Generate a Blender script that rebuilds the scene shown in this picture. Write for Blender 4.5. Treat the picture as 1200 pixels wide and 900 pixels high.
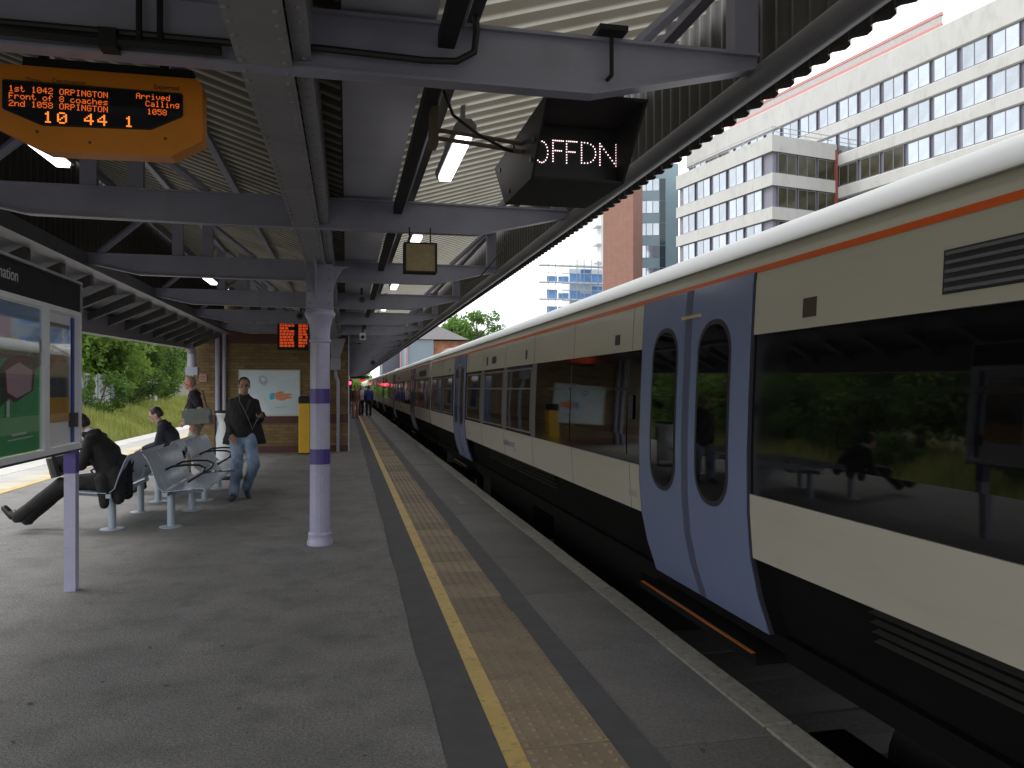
import bpy, bmesh, math, random
import numpy as np
from mathutils import Vector, Matrix
random.seed(7); rng = np.random.default_rng(11)
PI = math.pi
for o in list(bpy.data.objects): bpy.data.objects.remove(o)
S = bpy.context.scene; C = S.collection

# ------------------------------------------------------------------ camera
TH = math.atan(194/900)                       # the camera looks a little to the right of the track direction (+Y)
cd = bpy.data.cameras.new('camera'); cam = bpy.data.objects.new('camera', cd); C.objects.link(cam); S.camera = cam
cd.sensor_width = 36; cd.lens = 27; cd.clip_end = 3000; cd.clip_start = 0.05
cd.shift_y = 5/1200
cam.location = (0, 0, 1.55); cam.rotation_euler = (PI/2, 0, -TH)
S.render.resolution_x = 1024; S.render.resolution_y = 768

# ------------------------------------------------------------------ sky, sun, exposure
W = bpy.data.worlds.new('World'); S.world = W; W.use_nodes = True
nt = W.node_tree; N = nt.nodes; L = nt.links; N.clear()
sky = N.new('ShaderNodeTexSky'); sky.sky_type = 'NISHITA'; sky.sun_disc = False
SUN_EL, SUN_AZ = math.radians(52), math.radians(-62)     # azimuth measured from +Y, negative = to the left
sky.sun_elevation = SUN_EL; sky.sun_rotation = SUN_AZ; sky.air_density = 1.0; sky.dust_density = 3.0
tc = N.new('ShaderNodeTexCoord'); nz = N.new('ShaderNodeTexNoise'); nz.inputs['Scale'].default_value = 2.2; nz.inputs['Detail'].default_value = 6
cr = N.new('ShaderNodeValToRGB'); cr.color_ramp.elements[0].position = .3; cr.color_ramp.elements[1].position = .75
cr.color_ramp.elements[0].color = (17, 17.6, 18.4, 1); cr.color_ramp.elements[1].color = (23, 23.2, 23.6, 1)
mx = N.new('ShaderNodeMixRGB'); mx.inputs[0].default_value = .95
bg = N.new('ShaderNodeBackground'); bg.inputs['Strength'].default_value = .1; wo = N.new('ShaderNodeOutputWorld')
L.new(tc.outputs['Generated'], nz.inputs['Vector']); L.new(nz.outputs['Fac'], cr.inputs['Fac'])
L.new(sky.outputs['Color'], mx.inputs[1]); L.new(cr.outputs['Color'], mx.inputs[2])
L.new(mx.outputs[0], bg.inputs['Color']); L.new(bg.outputs[0], wo.inputs['Surface'])
sl = bpy.data.lights.new('sun', 'SUN'); sl.energy = 1.7; sl.angle = math.radians(20); sl.color = (1, .96, .9)
so = bpy.data.objects.new('sun', sl); C.objects.link(so); so.location = (-20, 10, 30)
sd = Vector((math.sin(SUN_AZ)*math.cos(SUN_EL), math.cos(SUN_AZ)*math.cos(SUN_EL), math.sin(SUN_EL)))
so.rotation_euler = (-sd).to_track_quat('-Z', 'Y').to_euler()
S.view_settings.view_transform = 'Standard'; S.view_settings.look = 'None'; S.view_settings.gamma = 1
S.view_settings.exposure = 0.0
S.render.engine = 'CYCLES'
S.cycles.max_bounces = 8; S.cycles.diffuse_bounces = 5; S.cycles.glossy_bounces = 4

# ------------------------------------------------------------------ materials
MATS = {}
def mat(name, col, rough=.6, metal=0., var=.12, scale=3., bump=0., bscale=60., spec=.5, col2=None, emit=None, estr=0., dirt=None, stretch=None):
    if name in MATS: return MATS[name]
    m = bpy.data.materials.new(name); m.use_nodes = True; t = m.node_tree; n = t.nodes; l = t.links
    b = n['Principled BSDF']; b.inputs['Roughness'].default_value = rough; b.inputs['Metallic'].default_value = metal
    b.inputs['Specular IOR Level'].default_value = spec
    tcd = n.new('ShaderNodeTexCoord'); src = tcd.outputs['Object']
    if stretch:
        mp = n.new('ShaderNodeMapping'); mp.inputs['Scale'].default_value = stretch; l.new(src, mp.inputs[0]); src = mp.outputs[0]
    if var > 0 or col2 is not None:
        z = n.new('ShaderNodeTexNoise'); z.inputs['Scale'].default_value = scale; z.inputs['Detail'].default_value = 7; z.inputs['Roughness'].default_value = .62
        l.new(src, z.inputs['Vector'])
        r = n.new('ShaderNodeValToRGB'); r.color_ramp.elements[0].position = .3; r.color_ramp.elements[1].position = .7
        c2 = col2 if col2 is not None else tuple(min(1, c*(1+var)) for c in col)
        c1 = col if col2 is not None else tuple(c*(1-var) for c in col)
        r.color_ramp.elements[0].color = (*c1, 1); r.color_ramp.elements[1].color = (*c2, 1)
        l.new(z.outputs['Fac'], r.inputs['Fac']); out = r.outputs['Color']
        if dirt:                                # (scale, low, high, colour, amount): shaped blotches of wear
            z2 = n.new('ShaderNodeTexNoise'); z2.inputs['Scale'].default_value = dirt[0]; z2.inputs['Detail'].default_value = 9; z2.inputs['Roughness'].default_value = .7
            l.new(src, z2.inputs['Vector'])
            r2 = n.new('ShaderNodeValToRGB'); r2.color_ramp.elements[0].position = dirt[1]; r2.color_ramp.elements[1].position = dirt[2]
            r2.color_ramp.elements[0].color = (0, 0, 0, 1); r2.color_ramp.elements[1].color = (dirt[4],)*3+(1,)
            l.new(z2.outputs['Fac'], r2.inputs['Fac'])
            mm = n.new('ShaderNodeMixRGB'); l.new(r2.outputs['Color'], mm.inputs[0]); l.new(out, mm.inputs[1]); mm.inputs[2].default_value = (*dirt[3], 1)
            out = mm.outputs[0]
        l.new(out, b.inputs['Base Color'])
    else: b.inputs['Base Color'].default_value = (*col, 1)
    if bump > 0:
        z3 = n.new('ShaderNodeTexNoise'); z3.inputs['Scale'].default_value = bscale; z3.inputs['Detail'].default_value = 5; l.new(src, z3.inputs['Vector'])
        bp = n.new('ShaderNodeBump'); bp.inputs['Strength'].default_value = bump; bp.inputs['Distance'].default_value = .01
        l.new(z3.outputs['Fac'], bp.inputs['Height']); l.new(bp.outputs[0], b.inputs['Normal'])
    if emit: b.inputs['Emission Color'].default_value = (*emit, 1); b.inputs['Emission Strength'].default_value = estr
    MATS[name] = m; return m

def random_tint(m, amt=.25):
    """each object that shares the material gets a slightly different tone"""
    t = m.node_tree; n = t.nodes; l = t.links; b = n['Principled BSDF']; lk = b.inputs['Base Color'].links[0]; s = lk.from_socket
    oi = n.new('ShaderNodeObjectInfo'); mr = n.new('ShaderNodeMapRange'); mr.inputs[3].default_value = 1-amt; mr.inputs[4].default_value = 1+amt
    hs = n.new('ShaderNodeHueSaturation'); l.new(oi.outputs['Random'], mr.inputs[0]); l.new(mr.outputs[0], hs.inputs['Value'])
    l.new(s, hs.inputs['Color']); l.new(hs.outputs[0], b.inputs['Base Color'])
    # offset the noise per object too
    return m

def rib_shade(m, pitch, dark):
    """rib shade put into the colour: dark stripes on wave slopes facing the camera (sheets run along x, waves along y)"""
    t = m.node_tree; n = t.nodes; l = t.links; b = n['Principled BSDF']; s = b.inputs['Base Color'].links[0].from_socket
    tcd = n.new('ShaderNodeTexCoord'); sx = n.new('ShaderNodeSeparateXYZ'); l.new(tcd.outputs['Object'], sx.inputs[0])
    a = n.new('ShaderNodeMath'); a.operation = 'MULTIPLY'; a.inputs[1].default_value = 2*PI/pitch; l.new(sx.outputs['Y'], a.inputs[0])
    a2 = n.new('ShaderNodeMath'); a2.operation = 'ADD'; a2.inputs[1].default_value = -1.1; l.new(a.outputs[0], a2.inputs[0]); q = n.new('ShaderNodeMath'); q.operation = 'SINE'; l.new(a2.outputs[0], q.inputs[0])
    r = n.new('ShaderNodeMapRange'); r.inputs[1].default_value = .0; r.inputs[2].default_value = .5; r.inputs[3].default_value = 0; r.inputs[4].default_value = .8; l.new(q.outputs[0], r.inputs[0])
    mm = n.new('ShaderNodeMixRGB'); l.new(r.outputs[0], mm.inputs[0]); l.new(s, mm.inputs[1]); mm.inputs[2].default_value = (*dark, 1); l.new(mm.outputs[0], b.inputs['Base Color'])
def brick_mat(name, c1, c2, mortar, lo=(.62,.58,.5), hi=(1.15,1.1,1)):
    m = bpy.data.materials.new(name); m.use_nodes = True; t = m.node_tree; n = t.nodes; l = t.links; b = n['Principled BSDF']
    b.inputs['Roughness'].default_value = .85
    tcd = n.new('ShaderNodeTexCoord'); sx = n.new('ShaderNodeSeparateXYZ'); cx = n.new('ShaderNodeCombineXYZ'); l.new(tcd.outputs['Object'], sx.inputs[0])
    ad = n.new('ShaderNodeMath'); ad.operation = 'ADD'; l.new(sx.outputs['X'], ad.inputs[0]); l.new(sx.outputs['Y'], ad.inputs[1])
    l.new(ad.outputs[0], cx.inputs[0]); l.new(sx.outputs['Z'], cx.inputs[1])
    br = n.new('ShaderNodeTexBrick'); br.inputs['Scale'].default_value = 1; br.inputs['Brick Width'].default_value = .225; br.inputs['Row Height'].default_value = .075
    br.inputs['Mortar Size'].default_value = .008; br.inputs['Color1'].default_value = (*c1, 1); br.inputs['Color2'].default_value = (*c2, 1); br.inputs['Mortar'].default_value = (*mortar, 1)
    l.new(cx.outputs[0], br.inputs['Vector'])
    z = n.new('ShaderNodeTexNoise'); z.inputs['Scale'].default_value = 1.3; z.inputs['Detail'].default_value = 6; l.new(tcd.outputs['Object'], z.inputs['Vector'])
    r = n.new('ShaderNodeValToRGB'); r.color_ramp.elements[0].position = .3; r.color_ramp.elements[1].position = .7; r.color_ramp.elements[0].color = (*lo, 1); r.color_ramp.elements[1].color = (*hi, 1)
    l.new(z.outputs['Fac'], r.inputs['Fac']); mm = n.new('ShaderNodeMixRGB'); mm.blend_type = 'MULTIPLY'; mm.inputs[0].default_value = 1
    l.new(br.outputs['Color'], mm.inputs[1]); l.new(r.outputs['Color'], mm.inputs[2]); l.new(mm.outputs[0], b.inputs['Base Color'])
    bp = n.new('ShaderNodeBump'); bp.inputs['Distance'].default_value = .006; bp.invert = True; l.new(br.outputs['Fac'], bp.inputs['Height']); l.new(bp.outputs[0], b.inputs['Normal'])
    MATS[name] = m; return m

M_asph = mat('platform_asphalt', (.155, .149, .144), .78, var=.2, scale=1.7, bump=.6, bscale=130, col2=(.225, .216, .208), dirt=(3.2, .50, .72, (.10, .096, .092), .75))
def speckle(m, scale, lo, hi):
    """aggregate grain"""
    t = m.node_tree; n = t.nodes; l = t.links; b = n['Principled BSDF']; s_ = b.inputs['Base Color'].links[0].from_socket
    tcd = n.new('ShaderNodeTexCoord'); z = n.new('ShaderNodeTexNoise'); z.inputs['Scale'].default_value = scale; z.inputs['Detail'].default_value = 3; l.new(tcd.outputs['Object'], z.inputs['Vector'])
    r = n.new('ShaderNodeMapRange'); r.inputs[1].default_value = .35; r.inputs[2].default_value = .65; r.inputs[3].default_value = lo; r.inputs[4].default_value = hi; l.new(z.outputs['Fac'], r.inputs[0])
    mm = n.new('ShaderNodeMixRGB'); mm.blend_type = 'MULTIPLY'; mm.inputs[0].default_value = 1; l.new(s_, mm.inputs[1]); l.new(r.outputs[0], mm.inputs[2]); l.new(mm.outputs[0], b.inputs['Base Color'])
speckle(M_asph, 70, .72, 1.25)
M_asph2 = mat('tarmac_strip', (.07, .07, .074), .8, scale=5, bump=.3, bscale=160, col2=(.095, .094, .098), dirt=(9, .6, .7, (.13, .125, .12), .5))
M_slab = mat('edge_slab_concrete', (.10, .094, .09), .65, scale=2.2, bump=.3, bscale=90, col2=(.155, .147, .138), dirt=(3.5, .55, .75, (.05, .047, .044), .7))
random_tint(M_slab, .16); speckle(M_slab, 60, .8, 1.2)
M_slabL = mat('pale_edge_slab', (.36, .35, .33), .75, scale=2.2, bump=.25, bscale=90, col2=(.46, .45, .43)); random_tint(M_slabL, .1)
M_cope = mat('coping_stone', (.21, .20, .17), .75, scale=9, bump=.5, bscale=70, col2=(.34, .32, .27), dirt=(22, .52, .66, (.1, .09, .08), .8)); random_tint(M_cope, .12)
M_copeL = mat('pale_coping', (.42, .41, .39), .75, scale=6, bump=.3, bscale=70, col2=(.54, .53, .5)); random_tint(M_copeL, .08)
M_tact = mat('tactile_paver', (.18, .135, .092), .6, scale=4.5, bump=.2, bscale=120, col2=(.285, .205, .11), dirt=(5, .5, .72, (.2, .17, .15), .7)); random_tint(M_tact, .24)
M_tactL = mat('buff_tactile_paver', (.42, .38, .29), .7, scale=4, col2=(.5, .46, .36)); random_tint(M_tactL, .1)
M_yel = mat('yellow_line_paint', (.50, .33, .07), .5, scale=3, col2=(.66, .46, .13), bump=.3, bscale=120, dirt=(14, .54, .64, (.20, .165, .1), .75))
M_steel = mat('grey_violet_paint', (.29, .29, .375), .38, var=.1, scale=2.5, bump=.08, bscale=30, dirt=(3, .56, .8, (.2, .19, .19), .6))
M_soffit = mat('grey_soffit_board', (.50, .50, .57), .5, var=.08, scale=1.3, dirt=(2.2, .55, .8, (.38, .37, .37), .6))
M_girder = mat('riveted_girder_paint', (.25, .245, .26), .42, var=.1, scale=3, bump=.12, bscale=25, dirt=(4, .55, .75, (.1, .095, .09), .6))
M_col = mat('lilac_column_paint', (.42, .41, .56), .32, var=.08, scale=5, bump=.25, bscale=22, dirt=(7, .56, .7, (.27, .25, .30), .65))
M_purp = mat('purple_band_paint', (.075, .05, .24), .35, var=.06)
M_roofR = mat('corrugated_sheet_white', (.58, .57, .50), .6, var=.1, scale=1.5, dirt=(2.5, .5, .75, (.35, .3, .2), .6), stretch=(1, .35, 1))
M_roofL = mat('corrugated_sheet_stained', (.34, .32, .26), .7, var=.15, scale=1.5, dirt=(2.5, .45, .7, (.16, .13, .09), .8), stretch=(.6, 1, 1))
def translucent(m, fac):
    t = m.node_tree; o_ = t.nodes['Material Output']; b = t.nodes['Principled BSDF']; tr = t.nodes.new('ShaderNodeBsdfTranslucent'); ms = t.nodes.new('ShaderNodeMixShader'); ms.inputs[0].default_value = fac
    t.links.new(b.inputs['Base Color'].links[0].from_socket, tr.inputs[0]); t.links.new(b.outputs[0], ms.inputs[1]); t.links.new(tr.outputs[0], ms.inputs[2]); t.links.new(ms.outputs[0], o_.inputs[0])
rib_shade(M_roofR, .1485, (.09,.07,.045)); rib_shade(M_roofL, .1485, (.04,.033,.022)); translucent(M_roofR, .26); translucent(M_roofL, .035)  # stripes in the sheet colours stand in for shade between the ribs
M_val = mat('valance_dark_paint', (.06, .053, .048), .55, var=.15, scale=4, dirt=(4, .55, .75, (.13, .115, .09), .5))
M_gut = mat('gutter_paint', (.15, .15, .175), .4, var=.12, scale=3)
M_black = mat('black_cable_jacket', (.012, .012, .013), .5, var=0)
M_blackp = mat('black_painted_metal', (.02, .02, .022), .65, var=.2, scale=8, spec=.25)
M_dk = mat('dark_steel', (.05, .048, .046), .5, var=.2, scale=6)
M_brown = mat('brown_conduit', (.10, .075, .045), .5, var=.2, scale=8)
M_lamp = mat('lamp_diffuser_lit', (.9, .9, .9), .5, var=0, emit=(1, .93, .9), estr=4.5)
M_white = mat('white_paint', (.75, .75, .74), .5, var=.05)
M_brick = brick_mat('yellow_stock_brick', (.25, .18, .078), (.165, .115, .05), (.13, .11, .08))
M_bband = mat('oxblood_band_paint', (.085, .028, .022), .6, var=.15, scale=4)
M_orange = mat('orange_sign_enamel', (.62, .205, .008), .42, var=.1, scale=3, dirt=(5, .55, .8, (.38, .17, .03), .5))
M_screen = mat('display_glass', (.012, .014, .017), .12, var=0)
M_led = mat('amber_led_lit', (.5, .12, .02), .5, var=0, emit=(1, .16, .02), estr=.9)
M_ledb = mat('amber_led_bright', (.5, .2, .03), .5, var=0, emit=(1, .24, .03), estr=1.3)
M_ledw = mat('white_led_lit', (.6, .5, .5), .5, var=0, emit=(1, .72, .74), estr=2.2)
M_print = mat('dark_print', (.09, .035, .008), .6, var=0)
M_bench = mat('pale_blue_perforated_steel', (.56, .64, .74), .25, metal=.22, var=.06, scale=4)
M_benchd = mat('bench_post_paint', (.36, .42, .48), .35, metal=.2, var=.06)
M_cream = mat('train_cream_paint', (.56, .54, .46), .28, var=.04, scale=1.2, bump=.12, bscale=1.6, dirt=(2.2, .5, .8, (.42, .395, .33), .6), stretch=(1, .25, 2))
M_roofT = mat('train_roof_paint', (.55, .55, .53), .4, var=.06, scale=2, stretch=(1, .2, 1))
M_oline = mat('orange_cantrail_line', (.78, .13, .02), .35, var=0)
M_door = mat('train_door_blue', (.20, .25, .42), .24, var=.04, scale=2, dirt=(2, .5, .85, (.16, .20, .33), .5), stretch=(1, 1, .4))
M_rub = mat('door_rubber', (.035, .036, .05), .6, var=0)
M_doorseal = mat('door_edge_grey_blue', (.10, .11, .19), .5, var=0)
M_glassT = mat('train_tinted_glass', (.005, .005, .006), .03, var=0, spec=.5, bump=.06, bscale=1.1)
M_band = mat('train_black_band', (.008, .008, .009), .07, var=0, spec=.45)
M_under = mat('underframe_black', (.007, .0065, .0065), .8, var=.3, scale=5, spec=.15)
M_louv = mat('louvre_grey', (.075, .075, .07), .45, var=.1)
M_fr = mat('window_frame_grey', (.16, .16, .18), .4, var=.05)
M_logo = mat('train_lettering', (.22, .2, .3), .4, var=0)
M_logo2 = mat('train_lettering_pale', (.36, .36, .56), .4, var=0)
M_sill = mat('step_orange_paint', (.40, .13, .02), .5, var=.1)
M_ball = mat('ballast_stone', (.018, .016, .014), .95, scale=30, col2=(.05, .044, .038), bump=.8, bscale=40)
M_rail = mat('rail_steel', (.22, .17, .13), .4, metal=.6, var=.15)
M_conc = mat('concrete_sleeper', (.035, .032, .03), .85, var=.1)
M_plat_face = mat('platform_wall_brick', (.06, .045, .04), .9, var=.25, scale=4)
M_ground = mat('town_ground', (.10, .11, .06), .95, scale=.25, col2=(.17, .16, .12))
M_bank = mat('embankment_soil', (.14, .13, .06), .95, scale=.8, col2=(.22, .22, .09))
M_bldW = mat('white_panel_cladding', (.50, .495, .48), .6, var=.06, scale=.5, dirt=(1.2, .5, .75, (.36, .35, .33), .7), stretch=(1, 1, .4))
M_pier = mat('dark_mullion_pier', (.20, .20, .25), .5, var=.06)
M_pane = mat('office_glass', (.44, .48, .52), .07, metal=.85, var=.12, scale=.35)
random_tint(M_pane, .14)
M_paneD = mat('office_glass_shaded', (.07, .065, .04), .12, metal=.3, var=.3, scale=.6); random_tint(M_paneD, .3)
M_pink = mat('salmon_roof_trim', (.55, .24, .22), .6, var=.06)
M_railm = mat('galvanised_handrail', (.42, .45, .46), .4, metal=.4, var=.05)
M_tower = brick_mat('red_tower_brick', (.33, .175, .135), (.30, .155, .12), (.32, .2, .16), (.9,.88,.86), (1.05,1.03,1.0))
M_teal = mat('teal_cladding', (.23, .33, .37), .4, var=.06, scale=.5)
M_teald = mat('teal_dark_glass', (.03, .05, .07), .1, var=.1)
M_scaf = mat('blue_scaffold_sheet', (.16, .32, .62), .7, var=.25, scale=.5)
M_pale = mat('pale_distant_render', (.7, .72, .74), .7, var=.04)
M_slate = mat('grey_slate_roof', (.13, .12, .125), .7, var=.15, scale=.8)
M_rbrick = brick_mat('orange_house_brick', (.40, .17, .09), (.33, .13, .07), (.3, .22, .17))
M_bayg = mat('blue_grey_bay_glazing', (.2, .25, .3), .3, var=.1, scale=.3)
M_bark = mat('bark', (.09, .07, .05), .9, var=.25, scale=6)
def leafmat(name, a, b):
    m = mat(name, a, .55, col2=b, scale=1.4, var=.2)
    t = m.node_tree; b = t.nodes['Principled BSDF']; tr = t.nodes.new('ShaderNodeBsdfTranslucent'); ms = t.nodes.new('ShaderNodeMixShader'); ms.inputs[0].default_value = .38
    br_ = t.nodes.new('ShaderNodeMixRGB'); br_.blend_type='MULTIPLY'; br_.inputs[0].default_value=1; br_.inputs[2].default_value=(1.9,1.9,1.0,1); t.links.new(b.inputs['Base Color'].links[0].from_socket, br_.inputs[1]); t.links.new(br_.outputs[0], tr.inputs[0])
    t.links.new(b.outputs[0], ms.inputs[1]); t.links.new(tr.outputs[0], ms.inputs[2]); t.links.new(ms.outputs[0], t.nodes['Material Output'].inputs[0])
    return m
M_leaf1 = leafmat('leaf_mid_green', (.055, .12, .025), (.12, .22, .05))
M_leaf2 = leafmat('leaf_dark_green', (.035, .075, .02), (.075, .14, .035))
M_leaf3 = leafmat('leaf_bright_green', (.10, .18, .035), (.19, .29, .07))
M_grass = mat('dry_grass', (.27, .36, .06), .8, scale=.7, col2=(.55, .52, .18))
M_hoard = mat('white_hoarding', (.62, .66, .72), .7, var=.1, scale=1.2, dirt=(1.4, .5, .6, (.28, .36, .62), .6))

# ------------------------------------------------------------------ mesh helpers
WL = {}                                          # world location of each parent without rotation
class MB:
    def __init__(s): s.v = []; s.f = []; s.m = []; s.cur = 0
    def add(s, vs, fs):
        n = len(s.v); s.v += [tuple(v) for v in vs]; s.f += [tuple(i+n for i in f) for f in fs]; s.m += [s.cur]*len(fs); return s
    def box(s, x0, x1, y0, y1, z0, z1):
        return s.add([(x0,y0,z0),(x1,y0,z0),(x1,y1,z0),(x0,y1,z0),(x0,y0,z1),(x1,y0,z1),(x1,y1,z1),(x0,y1,z1)],
                     [(0,3,2,1),(4,5,6,7),(0,1,5,4),(1,2,6,5),(2,3,7,6),(3,0,4,7)])
    def bbox(s, x0, x1, y0, y1, z0, z1, b=.004):
        """box with chamfered vertical and top edges"""
        def ring(i, z): return [(x0+i,y0,z),(x1-i,y0,z),(x1,y0+i,z),(x1,y1-i,z),(x1-i,y1,z),(x0+i,y1,z),(x0,y1-i,z),(x0,y0+i,z)]
        r = ring(b, z0)+ring(b, z1-b)
        t = [(min(max(x,x0+b),x1-b), min(max(y,y0+b),y1-b), z1) for x, y, z in ring(b, z1)]
        vs = r+t; fs = [tuple(range(7,-1,-1))]
        for k in range(2):
            for i in range(8): j=(i+1)%8; fs.append((k*8+i,k*8+j,k*8+8+j,k*8+8+i))
        fs.append(tuple(range(16,24))); return s.add(vs, fs)
    def prism(s, pts, a, b, axis='Y'):
        """extrude a polygon: axis Y: pts are (x,z); axis X: pts (y,z); axis Z: pts (x,y)"""
        n = len(pts)
        def P(p, t): return (p[0],t,p[1]) if axis=='Y' else ((t,p[0],p[1]) if axis=='X' else (p[0],p[1],t))
        vs = [P(p,a) for p in pts]+[P(p,b) for p in pts]
        fs = [tuple(range(n)), tuple(range(2*n-1,n-1,-1))]+[(i,i+n,(i+1)%n+n,(i+1)%n) for i in range(n)]
        return s.add(vs, fs)
    def tube(s, pts, r, n=8, caps=True):
        pts = [Vector(p) for p in pts]; k = len(pts); rr = r if isinstance(r,(list,tuple)) else [r]*k
        vs = []; up = None
        for i, p in enumerate(pts):
            d = (pts[min(i+1,k-1)]-pts[max(i-1,0)]).normalized()
            if up is None: up = Vector((0,0,1)) if abs(d.z)<.9 else Vector((1,0,0))
            a = d.cross(up).normalized(); b = a.cross(d).normalized(); up = b
            vs += [p+(a*math.cos(2*PI*j/n)+b*math.sin(2*PI*j/n))*rr[i] for j in range(n)]
        fs = [(i*n+j, i*n+(j+1)%n, (i+1)*n+(j+1)%n, (i+1)*n+j) for i in range(k-1) for j in range(n)]
        if caps: fs += [tuple(range(n-1,-1,-1)), tuple(range((k-1)*n, k*n))]
        return s.add(vs, fs)
    def lathe(s, prof, c=(0,0,0), n=24):
        vs = [(c[0]+r*math.cos(2*PI*j/n), c[1]+r*math.sin(2*PI*j/n), c[2]+z) for r, z in prof for j in range(n)]; k=len(prof)
        fs = [(i*n+j, i*n+(j+1)%n, (i+1)*n+(j+1)%n, (i+1)*n+j) for i in range(k-1) for j in range(n)]
        fs += [tuple(range(n-1,-1,-1)), tuple(range((k-1)*n, k*n))]
        return s.add(vs, fs)
    def ell(s, c, r, R=None, nu=14, nv=9):
        R = R or Matrix.Identity(3); c = Vector(c); vs = []; 
        for i in range(nv+1):
            a = PI*i/nv
            for j in range(nu):
                b = 2*PI*j/nu
                vs.append(c+R@Vector((r[0]*math.sin(a)*math.cos(b), r[1]*math.sin(a)*math.sin(b), r[2]*math.cos(a))))
        fs = [(i*nu+j, (i+1)*nu+j, (i+1)*nu+(j+1)%nu, i*nu+(j+1)%nu) for i in range(nv) for j in range(nu)]
        return s.add(vs, fs)
    def cap(s, p0, p1, r0, r1, n=12):
        """tapered limb with round ends"""
        p0 = Vector(p0); p1 = Vector(p1); d = (p1-p0).normalized(); pts=[]; rr=[]
        for a in (-80,-45,-15): t=math.radians(a); pts.append(p0+d*r0*math.sin(t)); rr.append(r0*math.cos(t))
        for a in (15,45,80): t=math.radians(a); pts.append(p1+d*r1*math.sin(t)); rr.append(r1*math.cos(t))
        return s.tube(pts, rr, n)
    def loft(s, rings, right, fwd, n=20):
        """elliptical rings (centre, half width, half depth)"""
        vs = []
        for c, a, b in rings:
            c = Vector(c); vs += [c+right*a*math.cos(2*PI*j/n)+fwd*b*math.sin(2*PI*j/n) for j in range(n)]
        k = len(rings)
        fs = [(i*n+j, i*n+(j+1)%n, (i+1)*n+(j+1)%n, (i+1)*n+j) for i in range(k-1) for j in range(n)]
        fs += [tuple(range(n-1,-1,-1)), tuple(range((k-1)*n, k*n))]
        return s.add(vs, fs)
    def mesh(s, name, mats, off=(0,0,0), smooth=False):
        me = bpy.data.meshes.new(name); ox,oy,oz = off
        me.from_pydata([(x-ox,y-oy,z-oz) for x,y,z in s.v], [], s.f)
        for m in (mats if isinstance(mats,(list,tuple)) else [mats]): me.materials.append(m)
        if any(s.m): me.polygons.foreach_set('material_index', s.m)
        bm = bmesh.new(); bm.from_mesh(me); bmesh.ops.recalc_face_normals(bm, faces=bm.faces); bm.to_mesh(me); bm.free()
        if smooth: me.polygons.foreach_set('use_smooth', [True]*len(me.polygons)); me.set_sharp_from_angle(angle=math.radians(smooth if smooth is not True else 40))
        me.update(); return me
    def build(s, name, mats, parent=None, local=False, smooth=False, kind=None):
        off = (0,0,0) if (local or parent is None) else WL.get(parent, (0,0,0))
        o = bpy.data.objects.new(name, s.mesh(name, mats, off, smooth)); C.objects.link(o)
        if parent is not None: o.parent = parent; WL[o] = off
        if kind: o['kind'] = kind
        return o
def split_build(b, name, mats, parent=None, **kw):
    """build every separate piece of b as an object of its own"""
    n=len(b.v); par=list(range(n))
    def fd(i):
        while par[i]!=i: par[i]=par[par[i]]; i=par[i]
        return i
    for f in b.f:
        r=fd(f[0])
        for i in f[1:]: par[fd(i)]=r
    g={}
    for f in b.f: g.setdefault(fd(f[0]),[]).append(f)
    for fs in g.values():
        ids=sorted({i for f in fs for i in f}); mp={i:k for k,i in enumerate(ids)}; q=MB(); q.add([b.v[i] for i in ids],[tuple(mp[i] for i in f) for f in fs]); q.build(name, mats, parent, **kw)
def link(name, me, parent=None, loc=(0,0,0), rot=None):
    o = bpy.data.objects.new(name, me); C.objects.link(o); o.location = loc
    if parent is not None: o.parent = parent
    if rot: o.rotation_euler = rot
    return o
def thing(name, label, cat, loc=(0,0,0), rotz=0, group=None):
    o = bpy.data.objects.new(name, None); C.objects.link(o); o.location = loc; o.rotation_euler = (0,0,rotz); o.empty_display_size = .2
    o['label'] = label; o['category'] = cat
    if group: o['group'] = group
    WL[o] = tuple(loc); return o
def tag(o, label, cat, group=None, kind=None):
    o['label'] = label; o['category'] = cat
    if group: o['group'] = group
    if kind: o['kind'] = kind
    return o
def copy_tree(o, parent=None):
    c = o.copy(); C.objects.link(c)
    if parent is not None: c.parent = parent
    for ch in [k for k in o.children]: copy_tree(ch, c)
    return c
def text_mesh(txt, size, align='LEFT', ext=.001, sx=1.0):
    cu = bpy.data.curves.new('t', 'FONT'); cu.body = txt; cu.size = size; cu.align_x = align; cu.extrude = ext; cu.space_character = 1.0
    o = bpy.data.objects.new('t', cu); C.objects.link(o); bpy.context.view_layer.update()
    me = bpy.data.meshes.new_from_object(o.evaluated_get(bpy.context.evaluated_depsgraph_get())); bpy.data.objects.remove(o)
    return me
def numpy_mesh(name, V, F, m):
    me = bpy.data.meshes.new(name); n, k = F.shape
    me.vertices.add(len(V)); me.vertices.foreach_set('co', V.astype(np.float32).ravel())
    me.loops.add(n*k); me.loops.foreach_set('vertex_index', F.astype(np.int32).ravel())
    me.polygons.add(n); me.polygons.foreach_set('loop_start', np.arange(0, n*k, k, dtype=np.int32)); 
    me.materials.append(m); me.update(calc_edges=True); me.validate(); return me

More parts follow.
